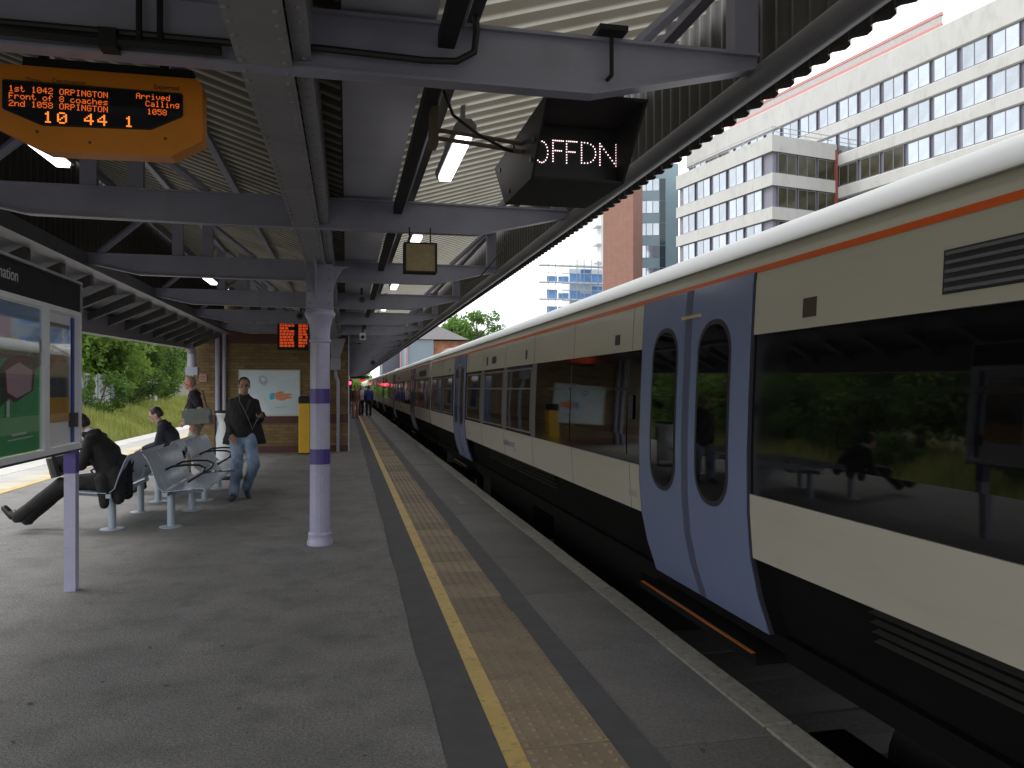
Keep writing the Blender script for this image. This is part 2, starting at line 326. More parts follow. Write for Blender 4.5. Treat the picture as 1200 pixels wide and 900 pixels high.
# ------------------------------------------------------------------ setting: ground, tracks, platform
ZT = -.95                                        # rail-bed level below the platform surface
YE = 84.                                         # far end of the platform
b = MB(); b.add([(-1500,-1500,-1.3),(1500,-1500,-1.3),(1500,1500,-1.3),(-1500,1500,-1.3)], [(0,1,2,3)])
g = b.build('ground', M_ground, kind='structure')
def track(xc, nm):
    b = MB(); b.prism([(xc-1.75,-1.28),(xc-1.55,ZT),(xc+1.55,ZT),(xc+1.75,-1.28)], -30, 400); tb = b.build('track_bed', M_ball, kind='structure')
    for sx in (-.7525,.7525):
        b = MB(); b.prism([(xc+sx-.07,ZT+.02),(xc+sx+.07,ZT+.02),(xc+sx+.012,ZT+.05),(xc+sx+.012,ZT+.12),(xc+sx+.035,ZT+.13),(xc+sx+.035,ZT+.165),(xc+sx-.035,ZT+.165),(xc+sx-.035,ZT+.13),(xc+sx-.012,ZT+.12),(xc+sx-.012,ZT+.05)], -30, 400)
        b.build('rail', M_rail, tb)
    b = MB(); b.box(-1.25,1.25,-.13,.13,-.05,.022); me = b.mesh('sleeper', M_conc)
    for i in range(90): link('sleeper', me, tb, (xc, -3+i*.7, ZT))
    return tb
track(3.5, 'r'); track(-8.0, 'l'); track(6.9, 'f')

plat = MB()
plat.prism([(-6.25,-1.25),(-6.25,-.012),(1.75,-.012),(1.75,-1.25)], -14, YE)
platform = plat.build('platform', M_plat_face, kind='structure')
# asphalt sheet, gridded so that it is not perfectly flat
nx_, ny_ = 18, 130; xs = np.linspace(-4.95,.415,nx_); ys = np.linspace(-14,YE,ny_); 
V = np.array([(x, y, .0015*math.sin(x*2.1+y*.7)+.001*math.sin(y*1.9)-.0005) for y in ys for x in xs])
F = np.array([(j*nx_+i, j*nx_+i+1, (j+1)*nx_+i+1, (j+1)*nx_+i) for j in range(ny_-1) for i in range(nx_-1)])
o = link('asphalt_surface', numpy_mesh('asphalt_surface', V, F, M_asph), platform)
def wavy_strip(x0, x1, z, m, name, amp=.006):
    b = MB(); n = 260; vs = []; 
    for i in range(n+1):
        y = -14+(YE+14)*(i/n)**1.6
        vs += [(x0+amp*math.sin(y*2.3)+amp*.7*math.sin(y*5.1), y, z), (x1+amp*math.sin(y*1.9+2), y, z)]
    b.add(vs, [(2*i,2*i+1,2*i+3,2*i+2) for i in range(n)]); return b.build(name, m, platform)
wavy_strip(.405, .655, .004, M_asph2, 'tarmac_strip')
wavy_strip(1.115, 1.29, .004, M_asph2, 'tarmac_strip', .004)
b = MB(); 
n=80
for i in range(60):
    y0=-14+i*1.65; b.box(.645,.735,y0,y0+1.645,-.01,.008)
b.build('yellow_line', M_yel, platform)
b = MB(); b.box(-5.06,-4.95,-14,YE,-.01,.006); b.build('yellow_line', M_yel, platform)
gum = MB()
for i in range(260):
    x=random.uniform(-4.8,1.8); y=2.2+random.random()**1.7*26; r=random.uniform(.006,.017); n=7
    if .64<x<1.13: continue
    gum.add([(x+r*math.cos(2*PI*k/n)*random.uniform(.7,1.2), y+r*math.sin(2*PI*k/n)*random.uniform(.7,1.2), .0055) for k in range(n)],[tuple(range(n))])
gum.build('gum_spots', mat('trodden_gum',(.075,.07,.067),.8,var=0), platform, kind='stuff')
# tactile pavers with blister domes
def tact_mesh(m, domes=True):
    b = MB(); b.bbox(0,.397,.003,.397,-.03,.006,.004)
    if domes:
        for i in range(6):
            for j in range(6):
                cx, cy = .033+i*.0665, .033+j*.0665
                vs = [(cx+.0155*math.cos(a*PI/4), cy+.0155*math.sin(a*PI/4), .0055) for a in range(8)]+[(cx+.009*math.cos(a*PI/4), cy+.009*math.sin(a*PI/4), .0125) for a in range(8)]
                b.add(vs, [(a,(a+1)%8,(a+1)%8+8,a+8) for a in range(8)]+[tuple(range(8,16))])
    return b.mesh('tactile_paver', m)
tm = tact_mesh(M_tact)
for i in range(209):
    y = .4+i*.4; link('tactile_paver', tm, platform, (.733+random.uniform(-.001,.001), y, random.uniform(-.0015,.0012)), (random.uniform(-.003,.003), random.uniform(-.004,.004), 0))
tml = tact_mesh(M_tactL, False)
for i in range(190): link('tactile_paver', tml, platform, (-5.46, 4+i*.4, 0))
b = MB(); b.bbox(0,.585,.004,1.246,-.05,.002,.005); sm = b.mesh('edge_slab', M_slab)
b = MB(); b.bbox(0,.165,.003,1.247,-.12,.006,.012); cm = b.mesh('coping_stone', M_cope)
for i in range(68):
    y = -1.89+i*1.25
    link('edge_slab', sm, platform, (1.282, y, random.uniform(-.003,.001)), (0, random.uniform(-.003,.003), 0))
    link('coping_stone', cm, platform, (1.862+random.uniform(-.004,.004), y+.08, random.uniform(-.002,.002)), (0,0,random.uniform(-.003,.003)))
b = MB(); b.bbox(0,.48,.004,1.246,-.05,.002,.005); sml = b.mesh('edge_slab', M_slabL)
b = MB(); b.bbox(0,.585,.004,1.246,-.12,.008,.012); cml = b.mesh('coping_stone', M_copeL)
for i in range(64):
    y = 3.5+i*1.25
    link('edge_slab', sml, platform, (-5.945, y, 0)); link('coping_stone', cml, platform, (-6.535, y, 0))
# the words painted on the edge slabs
me = text_mesh('MIND THE GAP', .12, 'CENTER', .0008); me.materials.append(mat('faded_white_paint', (.3,.3,.3), .7, var=.3, scale=40))
o = link('painted_lettering', me, platform, (1.57, 10.6, .0045), (0,0,PI/2))
# retaining wall brickwork under the coping
b = MB(); b.box(1.752,1.86,-14,YE,-1.25,-.12); b.build('platform_wall', M_plat_face, platform)

# left embankment
def bank(xs_zs, y0, y1, m, name):
    ys = np.linspace(y0, y1, 120); xz = []
    for a, bb in zip(xs_zs[:-1], xs_zs[1:]):
        for t in np.linspace(0,1,5)[:-1]: xz.append((a[0]*(1-t)+bb[0]*t, a[1]*(1-t)+bb[1]*t))
    xz.append(xs_zs[-1]); nxx = len(xz)
    V = np.array([(x, y, z+.12*math.sin(x*1.3+y*.9)*math.sin(y*.37)) for y in ys for x, z in xz])
    F = np.array([(j*nxx+i, (j+1)*nxx+i, (j+1)*nxx+i+1, j*nxx+i+1) for j in range(len(ys)-1) for i in range(nxx-1)])
    o = link(name, numpy_mesh(name, V, F, m)); o['kind']='structure'; return o
bk = [(-10.0,-1.35),(-10.8,-.7),(-13,.15),(-17,.5),(-40,.9)]
bank(bk, -20, 190, M_bank, 'embankment')
def bank_z(x):
    for a, c in zip(bk[:-1], bk[1:]):
        if a[0] >= x >= c[0]: return a[1]+(c[1]-a[1])*(a[0]-x)/(a[0]-c[0])
    return bk[-1][1]
ng = 90000
gx = -10.2-np.abs(rng.normal(0,1,ng))*3.2; gy = 8+rng.random(ng)*95; gh = .25+.45*rng.random(ng)*(1+.5*np.sin(gy*.8)); gw = .012+.03*rng.random(ng)
gz = np.array([bank_z(x) for x in gx])-.08+.12*np.sin(gx*1.3+gy*.9)*np.sin(gy*.37); an = rng.random(ng)*2*PI; ln = (rng.random((ng,2))-.5)*.35
V = np.stack([np.stack([gx-np.cos(an)*gw, gy-np.sin(an)*gw, gz],1), np.stack([gx+np.cos(an)*gw, gy+np.sin(an)*gw, gz],1), np.stack([gx+ln[:,0]*gh, gy+ln[:,1]*gh, gz+gh],1)],1).reshape(-1,3)
o = link('long_grass', numpy_mesh('long_grass', V, np.arange(ng*3).reshape(-1,3), M_grass)); tag(o, 'long yellow-green grass growing on the bank beyond the left track', 'grass', kind='stuff')

# ------------------------------------------------------------------ canopy
canopy = thing('platform_canopy', 'grey steel platform canopy with tapered beams, corrugated roof and scalloped valance', 'canopy', (-.3,3,0))
BY = [3.06+2.97*k for k in range(-2,27)]
def beam_mesh():
    b = MB()
    bot = [(-2.72,2.90),(-2.2,2.79),(-1.0,2.775),(1.0,2.775),(1.745,2.945)]
    top = [(1.745,2.985),(-2.72,2.985)]
    b.prism(bot+top, -.022, .022)
    b.box(-2.72,1.745,-.045,.045,2.985,2.999)
    for (xa,za),(xb,zb) in zip(bot[:-1],bot[1:]):       # bottom flange follows the taper
        b.add([(xa,-.04,za-.012),(xb,-.04,zb-.012),(xb,.04,zb-.012),(xa,.04,za-.012),(xa,-.04,za),(xb,-.04,zb),(xb,.04,zb),(xa,.04,za)],
              [(0,3,2,1),(4,5,6,7),(0,1,5,4),(1,2,6,5),(2,3,7,6),(3,0,4,7)])
    return b.mesh('beam', M_steel)
bm_ = beam_mesh()
def post_mesh(x0,x1,zt): b = MB(); b.box(x0,x1,-.03,.03,2.999,zt); return b
def zl(x): return 3.06+(-.05-x)*.34 if x < -.05 else 3.06          # left roof slope
def zr(x): return 3.05+(x-.33)*.30                                  # right roof slope
kp = MB()
for x in (-1.86,-1.55): kp.box(x,x+.11,-.03,.03,2.9995,zl(x)-.03)
kpm = kp.mesh('post', M_steel)
dg = MB(); dg.tube([(-1.0,0,3.0),(-1.75,.0,zl(-1.75)-.05)], .035, 6); dg.tube([(-2.6,0,3.0),(-1.9,0,zl(-1.9)-.06)], .035, 6); dgm = dg.mesh('diagonal_brace', M_steel)
pr_ = MB(); pr_.box(1.63,1.74,-.04,.04,2.9995,3.5); prm = pr_.mesh('post', M_steel)
rk = MB(); rk.tube([(1.2,0,3.0),(1.62,0,3.40)], .03, 6); rkm = rk.mesh('diagonal_brace', M_steel)
off = WL[canopy]
for y in BY:
    loc = (-off[0], y-off[1], -off[2])
    for nm, me in (('beam',bm_),('post',kpm),('diagonal_brace',dgm),('post',prm),('diagonal_brace',rkm)): link(nm, me, canopy, loc)
# corrugated roof sheets, one pair per bay
def corr(xa, za, xb, zb, m, nw=20, ph=0):
    nseg = nw*8; V=[]; dx,dz = xb-xa, zb-za; l=math.hypot(dx,dz); nxx,nzz=-dz/l,dx/l
    for i in range(nseg+1):
        y = 2.97*i/nseg; a = .032*math.sin(2*PI*nw*i/nseg+ph)
        V += [(xa+nxx*a, y, za+nzz*a),(xb+nxx*a, y, zb+nzz*a)]
    F = [(2*i,2*i+1,2*i+3,2*i+2) for i in range(nseg)]
    me = numpy_mesh('roof_sheet', np.array(V), np.array(F), m); me.polygons.foreach_set('use_smooth',[True]*len(me.polygons)); return me
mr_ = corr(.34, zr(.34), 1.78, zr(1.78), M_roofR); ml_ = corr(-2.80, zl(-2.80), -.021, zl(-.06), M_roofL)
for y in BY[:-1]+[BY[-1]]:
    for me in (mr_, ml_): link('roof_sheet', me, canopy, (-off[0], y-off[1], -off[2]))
y0, y1 = BY[0]-.3, BY[-1]+3
b = MB(); b.box(0,.33,y0,y1,3.02,3.035); b.box(-.02,.0,y0,y1,3.02,3.3); b.box(.33,.35,y0,y1,3.02,3.16); b.box(-.30,-.004,y0,y1,3.185,3.195); split_build(b,'valley_soffit', M_soffit, canopy)
# purlins
for x, z, w in ((.50,3.03,.05),(1.66,3.37,.06),(-.95,zl(-.95)-.09,.05),(-1.75,zl(-1.75)-.09,.05),(-2.62,zl(-2.62)-.1,.06)):
    b = MB(); b.box(x-w/2,x+w/2,y0,y1,z,z+w); b.build('purlin', M_dk if x<1 and x>0 else M_steel, canopy)
# right valance: corrugated board with scalloped foot, and the gutter pipe
def valance(x, zt, zb, ya, yb, pitch, m, depth=.017, scal=.009):
    n = int((yb-ya)/pitch*8); V=[]
    for i in range(n+1):
        y = ya+(yb-ya)*i/n; ph = 2*PI*(y-ya)/pitch; a = depth*max(-1,min(1,1.5*math.sin(ph)))
        V += [(x+a,y,zb-scal*abs(math.sin(ph/2))),(x+a,y,zt)]
    F = [(2*i,2*i+1,2*i+3,2*i+2) for i in range(n)]
    me = numpy_mesh('valance', np.array(V)-np.array(off), np.array(F), m); 
    md = link('valance', me, canopy); return md
valance(1.86, 3.62, 2.86, y0, y1, .125, M_val)
b = MB(); b.box(1.83,1.95,y0,y1,3.622,3.64); b.build('roof_edge_trim', M_val, canopy)
b = MB(); b.tube([(1.775,y0,2.91),(1.775,y1,2.91)], .055, 14); b.build('gutter', M_gut, canopy, smooth=True)
# left side: rail, boarded upper valance, brackets, sloping outer fascia and box gutter
b = MB(); b.box(-2.80,-2.70,y0,19.2,2.84,2.99); b.box(-2.84,-2.66,y0,19.2,2.83,2.842); b.build('edge_rail', M_gut, canopy)
valance(-2.84, 4.15, 2.85, y0, 19.2, .15, M_val, .015, 0)
br = MB(); br.prism([(-2.845,2.85),(-2.845,2.72),(-3.42,2.46),(-3.42,2.56)], -.05, .05)
brm = br.mesh('bracket', M_dk)
for i in range(22): link('bracket', brm, canopy, (-off[0], .6+i*.9-off[1], 0))
b = MB(); b.add([(-2.86,y0,2.86),(-2.86,19.2,2.86),(-3.56,19.2,2.64),(-3.56,y0,2.64)],[(0,1,2,3)]); b.build('outer_soffit', M_gut, canopy)
b = MB()
vs=[]
for y, zb_ in ((y0,2.20),(4,2.22),(11,2.30),(18.4,2.44)): vs += [(-3.42,y,zb_),(-3.60,y,zb_),(-3.60,y,2.66),(-3.42,y,2.60)]
b.add(vs, [(4*i+j,4*i+(j+1)%4,4*i+4+(j+1)%4,4*i+4+j) for i in range(3) for j in range(4)]+[(3,2,1,0),(12,13,14,15)]); b.build('box_gutter', M_gut, canopy)
b = MB(); b.tube([(-3.50,18.3,2.52),(-3.50,18.75,2.50),(-3.5,18.95,2.38),(-3.5,18.95,2.02)], .10, 10); b.box(-3.62,-3.36,18.83,19.1,1.86,2.04); b.build('downpipe', M_steel, canopy, smooth=50)
# riveted main girder over the column line
b = MB(); gy1 = 19.25
b.box(-.396,-.20,y0,gy1,2.765,2.785)                   # bottom plate
b.box(-.185,-.13,y0,gy1,2.80,2.812); b.box(-.196,-.184,y0,gy1,2.80,2.90)
b.box(-.32,-.28,y0,gy1,2.785,3.25); b.box(-.396,-.15,y0,gy1,3.25,3.27)
b.box(-.145,-.132,y0,gy1,2.813,3.20)
b.build('girder', M_girder, canopy)
b = MB()
def rivet(x,y,z,r,axis='-Z'):
    vs=[]; 
    for rr,h in ((r,0),(r*.8,r*.45),(r*.35,r*.7)):
        for k in range(6):
            a=k*PI/3; u,v_=rr*math.cos(a),rr*math.sin(a)
            vs.append((x+u,y+v_,z-h) if axis=='-Z' else (x+h,y+u,z+v_))
    b.add(vs,[(i*6+k,i*6+(k+1)%6,i*6+6+(k+1)%6,i*6+6+k) for i in range(2) for k in range(6)]+[tuple(range(12,18))])
yy = 1.0
while yy < 19:
    rivet(-.378,yy,2.765,.013); rivet(-.222,yy,2.765,.013)
    rivet(-.158,yy+.03,2.80,.009); rivet(-.132,yy,3.0,.011,'X'); yy += .1 if yy>2 else .09
b.build('rivets', M_girder, canopy, kind='stuff', smooth=True)
b = MB()
for yc in (-3.3, 7.86):
    b.box(-.385,-.13,yc-.13,yc+.13,2.33,2.7645)
    for sgn in (-1,1):
        pts=[(yc+sgn*.131,2.764),(yc+sgn*.55,2.764)]+[(yc+sgn*(.131+.42*(1-math.sin(t))),2.764-.36*(1-math.cos(t))) for t in (.5,.9,1.2,1.5)]
        b.prism(pts if sgn>0 else pts[::-1], -.30, -.28, 'X')
split_build(b, 'girder_stanchion', M_steel, canopy)
b = MB()
for z in (2.38,2.50,2.62,2.72):
    for x in (-.35,-.165): 
        vs=[]; 
        for rr,h in ((.012,0),(.009,.006)):
            vs += [(x+rr*math.cos(k*PI/3),7.73-h,z+rr*math.sin(k*PI/3)) for k in range(6)]
        b.add(vs,[(k,(k+1)%6,(k+1)%6+6,k+6) for k in range(6)]+[(6,7,8,9,10,11)])
b.build('rivets', M_girder, canopy, kind='stuff')
# right-hand side bracket at the column, seen beyond the stanchion
b = MB(); pts=[(-.13,2.764),(.02,2.764)]+[(-.13+.15*(1-math.sin(t)),2.764-.30*(1-math.cos(t))) for t in (.4,.7,1.0,1.3,1.5)]
b.prism(pts, 7.84, 7.88); b.build('curved_gusset', M_steel, canopy)

# column
column = thing('iron_column', 'lilac fluted iron column with two purple bands standing on the platform', 'column', (-.257,7.86,0))
b = MB(); b.lathe([(.125,0),(.125,.035),(.118,.05),(.112,.09),(.118,.11),(.108,.13)], (-.257,7.86,0), 24); b.build('base', M_col, column, smooth=True)
def shaft(z0, z1, r0, r1, m, nm, mdb=.0):
    b = MB(); b.lathe([(r0,z0),(r1,z1)], (-.257,7.86,0), 16); return b.build(nm, m, column, smooth=20)
shaft(.13,.80,.100,.097,M_col,'shaft'); shaft(.80,.95,.1005,.1,M_purp,'band'); shaft(.95,1.40,.097,.096,M_col,'shaft'); shaft(1.40,1.545,.0995,.099,M_purp,'band'); shaft(1.545,2.0,.096,.094,M_col,'shaft')
b = MB(); b.lathe([(.094,2.0),(.104,2.01),(.104,2.03),(.094,2.04),(.096,2.10),(.104,2.17),(.122,2.23),(.142,2.262),(.148,2.275),(.148,2.30),(.135,2.312),(.135,2.328)], (-.257,7.86,0), 24); b.build('capital', M_col, column, smooth=True)

# cable tray, conduits
ct = thing('cable_tray', 'black cable tray running along the canopy beside the grey valley soffit', 'cable tray', (.36,3,2.93))
b = MB(); b.box(.355,.42,y0,y1,2.90,2.96); b.build('tray', M_blackp, ct)
b = MB(); b.tube([(.45,y0,3.0),(.45,y1,3.0)], .014, 6); b.build('conduit', M_steel, ct)
cb = MB(); cb.tube([(-1.3,3.0,2.83),(-.42,3.0,2.83),(-.1,2.99,2.835),(.3,2.99,2.825),(.42,2.985,2.83),(.49,2.98,2.87),(.50,2.98,2.95),(.50,3.0,3.02)], .014, 8)
tag(cb.build('power_cable', M_black, smooth=True), 'black cable clipped along the nearest canopy beam', 'cable')
cb = MB(); cb.tube([(-1.3,2.985,2.80),(-.9,2.985,2.79),(-.45,2.985,2.79)], .019, 8); cb.box(-.86,-.80,2.96,3.03,2.76,2.83)
cb.tube([(-.73,2.985,2.99),(-.73,2.985,2.79)], .011, 8); cb.tube([(-.66,2.985,2.97),(-.66,2.985,2.79)], .011, 8)
tag(cb.build('conduit', M_blackp, smooth=40), 'thick black conduit with junction box above the orange departure board', 'conduit')
cb = MB(); cb.tube([(.46,3.7,2.99),(.5,3.66,2.86),(.62,3.62,2.76),(.78,3.7,2.72),(.845,3.75,2.73)], .008, 6)
tag(cb.build('hanging_cable', M_black, smooth=True), 'thin black cable drooping to the dark OFF DN indicator box', 'cable')

for i,(pts,lb) in enumerate((
        ([(1.25,6.0,2.76),(1.27,6.3,2.70),(1.3,7.5,2.66),(1.28,8.6,2.74),(1.27,8.9,2.79)],'short loose cable looping between beams near the gutter'),)):
    q = MB(); q.tube(pts, .007, 5); tag(q.build('cable', M_black, smooth=True), lb, 'cable')
# strip lights
def strip_light(x, y, z, ln, label):
    t = thing('strip_light', label, 'light', (x,y,z), 0, 'strip lights under the canopy')
    b = MB(); b.prism([(-.05,0),(.05,0),(.06,.04),(.03,.075),(-.03,.075),(-.06,.04)], 0, ln); b.box(-.012,.012,.1,.14,.075,.20); b.box(-.012,.012,ln-.14,ln-.1,.075,.20)
    b.build('housing', M_fr, t, local=True)
    b = MB(); b.prism([(-.043,-.001),(-.036,-.028),(.036,-.028),(.043,-.001)], .05, ln-.05); b.build('tube', M_lamp, t, local=True)
lampsR = [(4.10,'nearest lit strip light, left of the dark indicator box'),(6.9,'second lit strip light from the camera, above the small hanging box'),(9.75,'third lit strip light of the row nearest the train'),(12.7,'fourth lit strip light of the row nearest the train')]
for y, lb in lampsR: strip_light(.63, y, 2.93, .95, lb)
ORD='fifth sixth seventh eighth ninth tenth eleventh twelfth thirteenth fourteenth fifteenth sixteenth seventeenth eighteenth nineteenth twentieth twenty-first twenty-second'.split()
for k in range(4,22): strip_light(.63, 12.7+2.97*(k-3), 2.93, .95, ORD[k-4]+' strip light of the receding row nearest the train, counted from the camera')
strip_light(-1.72, 4.35, 2.95, .95, 'lit strip light half hidden behind the orange departure board')
strip_light(-1.72, 9.75, 2.95, 1.1, 'lit strip light on the left, in front of the brick building')

s_, c_ = math.sin(TH), math.cos(TH)
def fp(px, py, Y=3.35):
    """x and z of the point seen at photo pixel px,py on the upright plane y = Y"""
    t=(px-600)/900; X=Y*(s_+c_*t)/(c_-s_*t); return (X, 1.55+(455-py)*(X*s_+Y*c_)/900)
# ------------------------------------------------------------------ OFF DN indicator
ind = thing('signal_indicator', 'dark metal indicator box reading OFF DN hanging from the nearest beam', 'sign', (1.08,3.8,2.54))
XL, XR = .85, 1.313
b = MB()
def quadbox(pl, xa, xb): b.prism(pl, xa, xb, 'X')
hood = [(3.20,2.835),(4.43,2.84),(4.13,2.56),(3.55,2.54),(3.60,2.62),(3.43,2.80)]
# cheeks, top, bottom, back
b.prism([(3.21,2.835),(4.43,2.84),(4.13,2.56),(3.52,2.54)], XL, XL+.012, 'X'); b.prism([(3.21,2.835),(4.43,2.84),(4.13,2.56),(3.52,2.54)], XR-.012, XR, 'X')
b.add([(XL+.012,3.21,2.835),(XR-.012,3.21,2.835),(XR-.012,4.43,2.84),(XL+.012,4.43,2.84),(XL+.012,3.21,2.823),(XR-.012,3.21,2.823),(XR-.012,4.42,2.828),(XL+.012,4.42,2.828)],[(0,1,2,3),(7,6,5,4),(0,4,5,1),(1,5,6,2),(2,6,7,3),(3,7,4,0)])
b.add([(XL+.012,3.52,2.54),(XR-.012,3.52,2.54),(XR-.012,4.13,2.56),(XL+.012,4.13,2.56),(XL+.012,3.52,2.552),(XR-.012,3.52,2.552),(XR-.012,4.13,2.572),(XL+.012,4.13,2.572)],[(3,2,1,0),(4,5,6,7),(0,1,5,4),(1,2,6,5),(2,3,7,6),(3,0,4,7)])
b.add([(XL+.012,4.42,2.828),(XR-.012,4.42,2.828),(XR-.012,4.12,2.565),(XL+.012,4.12,2.565)],[(0,1,2,3)])
b.build('housing', M_blackp, ind)
b = MB(); b.add([(XL+.012,3.60,2.553),(XR-.012,3.60,2.553),(XR-.012,3.60,2.823),(XL+.012,3.60,2.823),(XL+.012,3.62,2.553),(XR-.012,3.62,2.553),(XR-.012,3.62,2.823),(XL+.012,3.62,2.823)],[(0,1,2,3),(7,6,5,4),(0,4,5,1),(1,5,6,2),(2,6,7,3),(3,7,4,0)])
b.build('display_panel', mat('matt_black_panel',(.018,.018,.02),.5,var=0), ind)
b = MB(); b.tube([(1.06,2.985,3.01),(1.06,2.985,2.83),(1.06,3.3,2.842)], .009, 8); b.box(1.0,1.12,2.95,3.12,3.0,3.022); b.box(1.0,1.11,3.22,3.40,2.8405,2.865); b.build('hanger', M_blackp, ind)
b = MB(); 
for z in (2.735,2.775): b.tube([(.40,3.72,z+.03),(.60,3.72,z+.015),(XL,3.72,z-.01)], .011, 8)
b.box(.395,.43,3.66,3.78,2.72,2.92); b.build('support_arm', M_brown, ind)
b = MB()
for y,z in ((3.45,2.70),(3.5,2.62),(3.9,2.8),(4.25,2.78),(4.0,2.6)): b.box(XL-.008,XL,y-.01,y+.01,z-.01,z+.01)
split_build(b, 'bolt', M_dk, ind)
# dotted letters
def dots(mb, pts, r, plane_y):
    for x, z in pts: mb.add([(x+r*math.cos(k*PI/3), plane_y, z+r*math.sin(k*PI/3)) for k in range(6)]+[(x+r*.8*math.cos(k*PI/3), plane_y-.003, z+r*.8*math.sin(k*PI/3)) for k in range(6)],[(k,(k+1)%6,(k+1)%6+6,k+6) for k in range(6)]+[(6,7,8,9,10,11)])
def seg(p, q, n): return [(p[0]+(q[0]-p[0])*i/n, p[1]+(q[1]-p[1])*i/n) for i in range(n+1)]
def uniq(ps):
    out=[]
    for p in ps:
        if all((p[0]-q[0])**2+(p[1]-q[1])**2 > .03**2 for q in out): out.append(p)
    return out
GL = {
 'O': [( .32*math.cos(a)+.3, .5*math.sin(a)+.5) for a in [math.radians(d) for d in list(range(-125,126,19))]],
 'F': seg((0,0),(0,1),8)+seg((.12,1),(.55,1),4)+seg((.12,.52),(.45,.52),3),
 'D': seg((0,0),(0,1),8)+[(.12,1),(.25,.99),(.38,.93),(.48,.84),(.55,.72),(.58,.58),(.58,.44),(.55,.3),(.48,.17),(.38,.07),(.25,.01),(.12,0)],
 'N': seg((0,0),(0,1),8)+seg((.60,0),(.60,1),8)+seg((.07,.88),(.53,.12),6)}
lt = MB()
for ch, pxl, yt, yb_, wpx in (('O',627.5,165,190,14),('F',648,164.5,189,13),('F',664,165.5,191,13),('D',681.5,167,191,17),('N',703,168.5,193.5,19)):
    x, zt_ = fp(pxl, yt, 3.5985); zb_ = fp(pxl, yb_, 3.5985)[1]; w = fp(pxl+wpx, yt, 3.5985)[0]-x
    dots(lt, [(x+px*w/.6, zb_+pz*(zt_-zb_)) for px,pz in uniq(GL[ch])], .0033, 3.5985)
lt.build('lettering', M_ledw, ind)

# small hanging box sign under beam 2
sb = thing('hanging_box_sign', 'small yellowish box hanging on two rods from the second beam', 'box', (.55,5.9,2.44))
b = MB(); b.box(.44,.66,5.84,5.96,2.44,2.645); b.build('box', mat('yellowed_panel',(.28,.22,.10),.5,var=.25,scale=9,dirt=(10,.5,.7,(.15,.12,.06),.7)), sb)
b = MB(); b.box(.425,.44,5.83,5.97,2.43,2.655); b.box(.66,.675,5.83,5.97,2.43,2.655); b.box(.44,.66,5.83,5.97,2.43,2.4395); b.box(.44,.66,5.83,5.97,2.6455,2.655); b.build('frame', M_blackp, sb)
b = MB(); b.tube([(.47,5.9,2.655),(.47,5.9,2.78)],.006,6); b.tube([(.63,5.9,2.655),(.63,5.9,2.78)],.006,6); b.build('rod', M_blackp, sb)

# ------------------------------------------------------------------ departure board
FONT = {' ':'0'*35,
'0':'01110 10001 10011 10101 11001 10001 01110','1':'00100 01100 00100 00100 00100 00100 01110','2':'01110 10001 00001 00110 01000 10000 11111','4':'00010 00110 01010 10010 11111 00010 00010',
'5':'11111 10000 11110 00001 00001 10001 01110','8':'01110 10001 10001 01110 10001 10001 01110',
'O':'01110 10001 10001 10001 10001 10001 01110','R':'11110 10001 10001 11110 10100 10010 10001','P':'11110 10001 10001 11110 10000 10000 10000','I':'01110 00100 00100 00100 00100 00100 01110',
'N':'10001 11001 10101 10101 10011 10001 10001','G':'01110 10001 10000 10111 10001 10001 01110','T':'11111 00100 00100 00100 00100 00100 00100','F':'11111 10000 10000 11110 10000 10000 10000',
'A':'01110 10001 10001 11111 10001 10001 10001','C':'01110 10001 10000 10000 10000 10001 01110',
's':'00000 00000 01111 10000 01110 00001 11110','t':'01000 01000 11100 01000 01000 01001 00110','n':'00000 00000 10110 11001 10001 10001 10001','d':'00001 00001 01101 10011 10001 10001 01111',
'r':'00000 00000 10110 11001 10000 10000 10000','o':'00000 00000 01110 10001 10001 10001 01110','f':'00110 01001 01000 11100 01000 01000 01000','c':'00000 00000 01110 10000 10000 10001 01110',
'a':'00000 00000 01110 00001 01111 10001 01111','h':'10000 10000 10110 11001 10001 10001 10001','e':'00000 00000 01110 10001 11111 10000 01110','i':'00100 00000 01100 00100 00100 00100 01110',
'v':'00000 00000 10001 10001 10001 01010 00100','l':'01100 00100 00100 00100 00100 00100 01110','g':'00000 01111 10001 10001 01111 00001 01110'}
def led_text(mb, txt, x, z, px, pz, y, adv=6, fill=.82):
    """dot-matrix text: x,z = top-left corner"""
    for ch in txt:
        bits = FONT[ch].replace(' ','') if ch != ' ' else '0'*35
        for r in range(7):
            for c in range(5):
                if bits[r*5+c]=='1':
                    xa=x+c*px; za=z-r*pz; mb.add([(xa,y,za-pz*fill),(xa+px*fill,y,za-pz*fill),(xa+px*fill,y,za),(xa,y,za)],[(0,1,2,3)])
        x += adv*px
SY = 3.35
bd = thing('departure_board', 'orange train departure board with amber text hanging at upper left', 'sign', (-.95,SY+.1,2.5))
out = [(-1.363,2.818),(-.60,2.818),(-.578,2.79),(-.578,2.565),(-.70,2.495),(-1.165,2.489),(-1.363,2.585)]
scr = [fp(5,95,SY),fp(213,111.5,SY),fp(213,136,SY),fp(177,151,SY),fp(50,146,SY),fp(5,127,SY)]
b = MB(); b.prism(out, SY, SY+.10); b.build('housing', M_orange, bd)
b = MB()
n=len(out); 
ins=[(x+( .012 if x<-.95 else -.012), z+(.012 if z<2.6 else -.012)) for x,z in out]
b.prism(scr, SY-.004, SY-.001); b.build('screen', M_screen, bd)
b = MB()
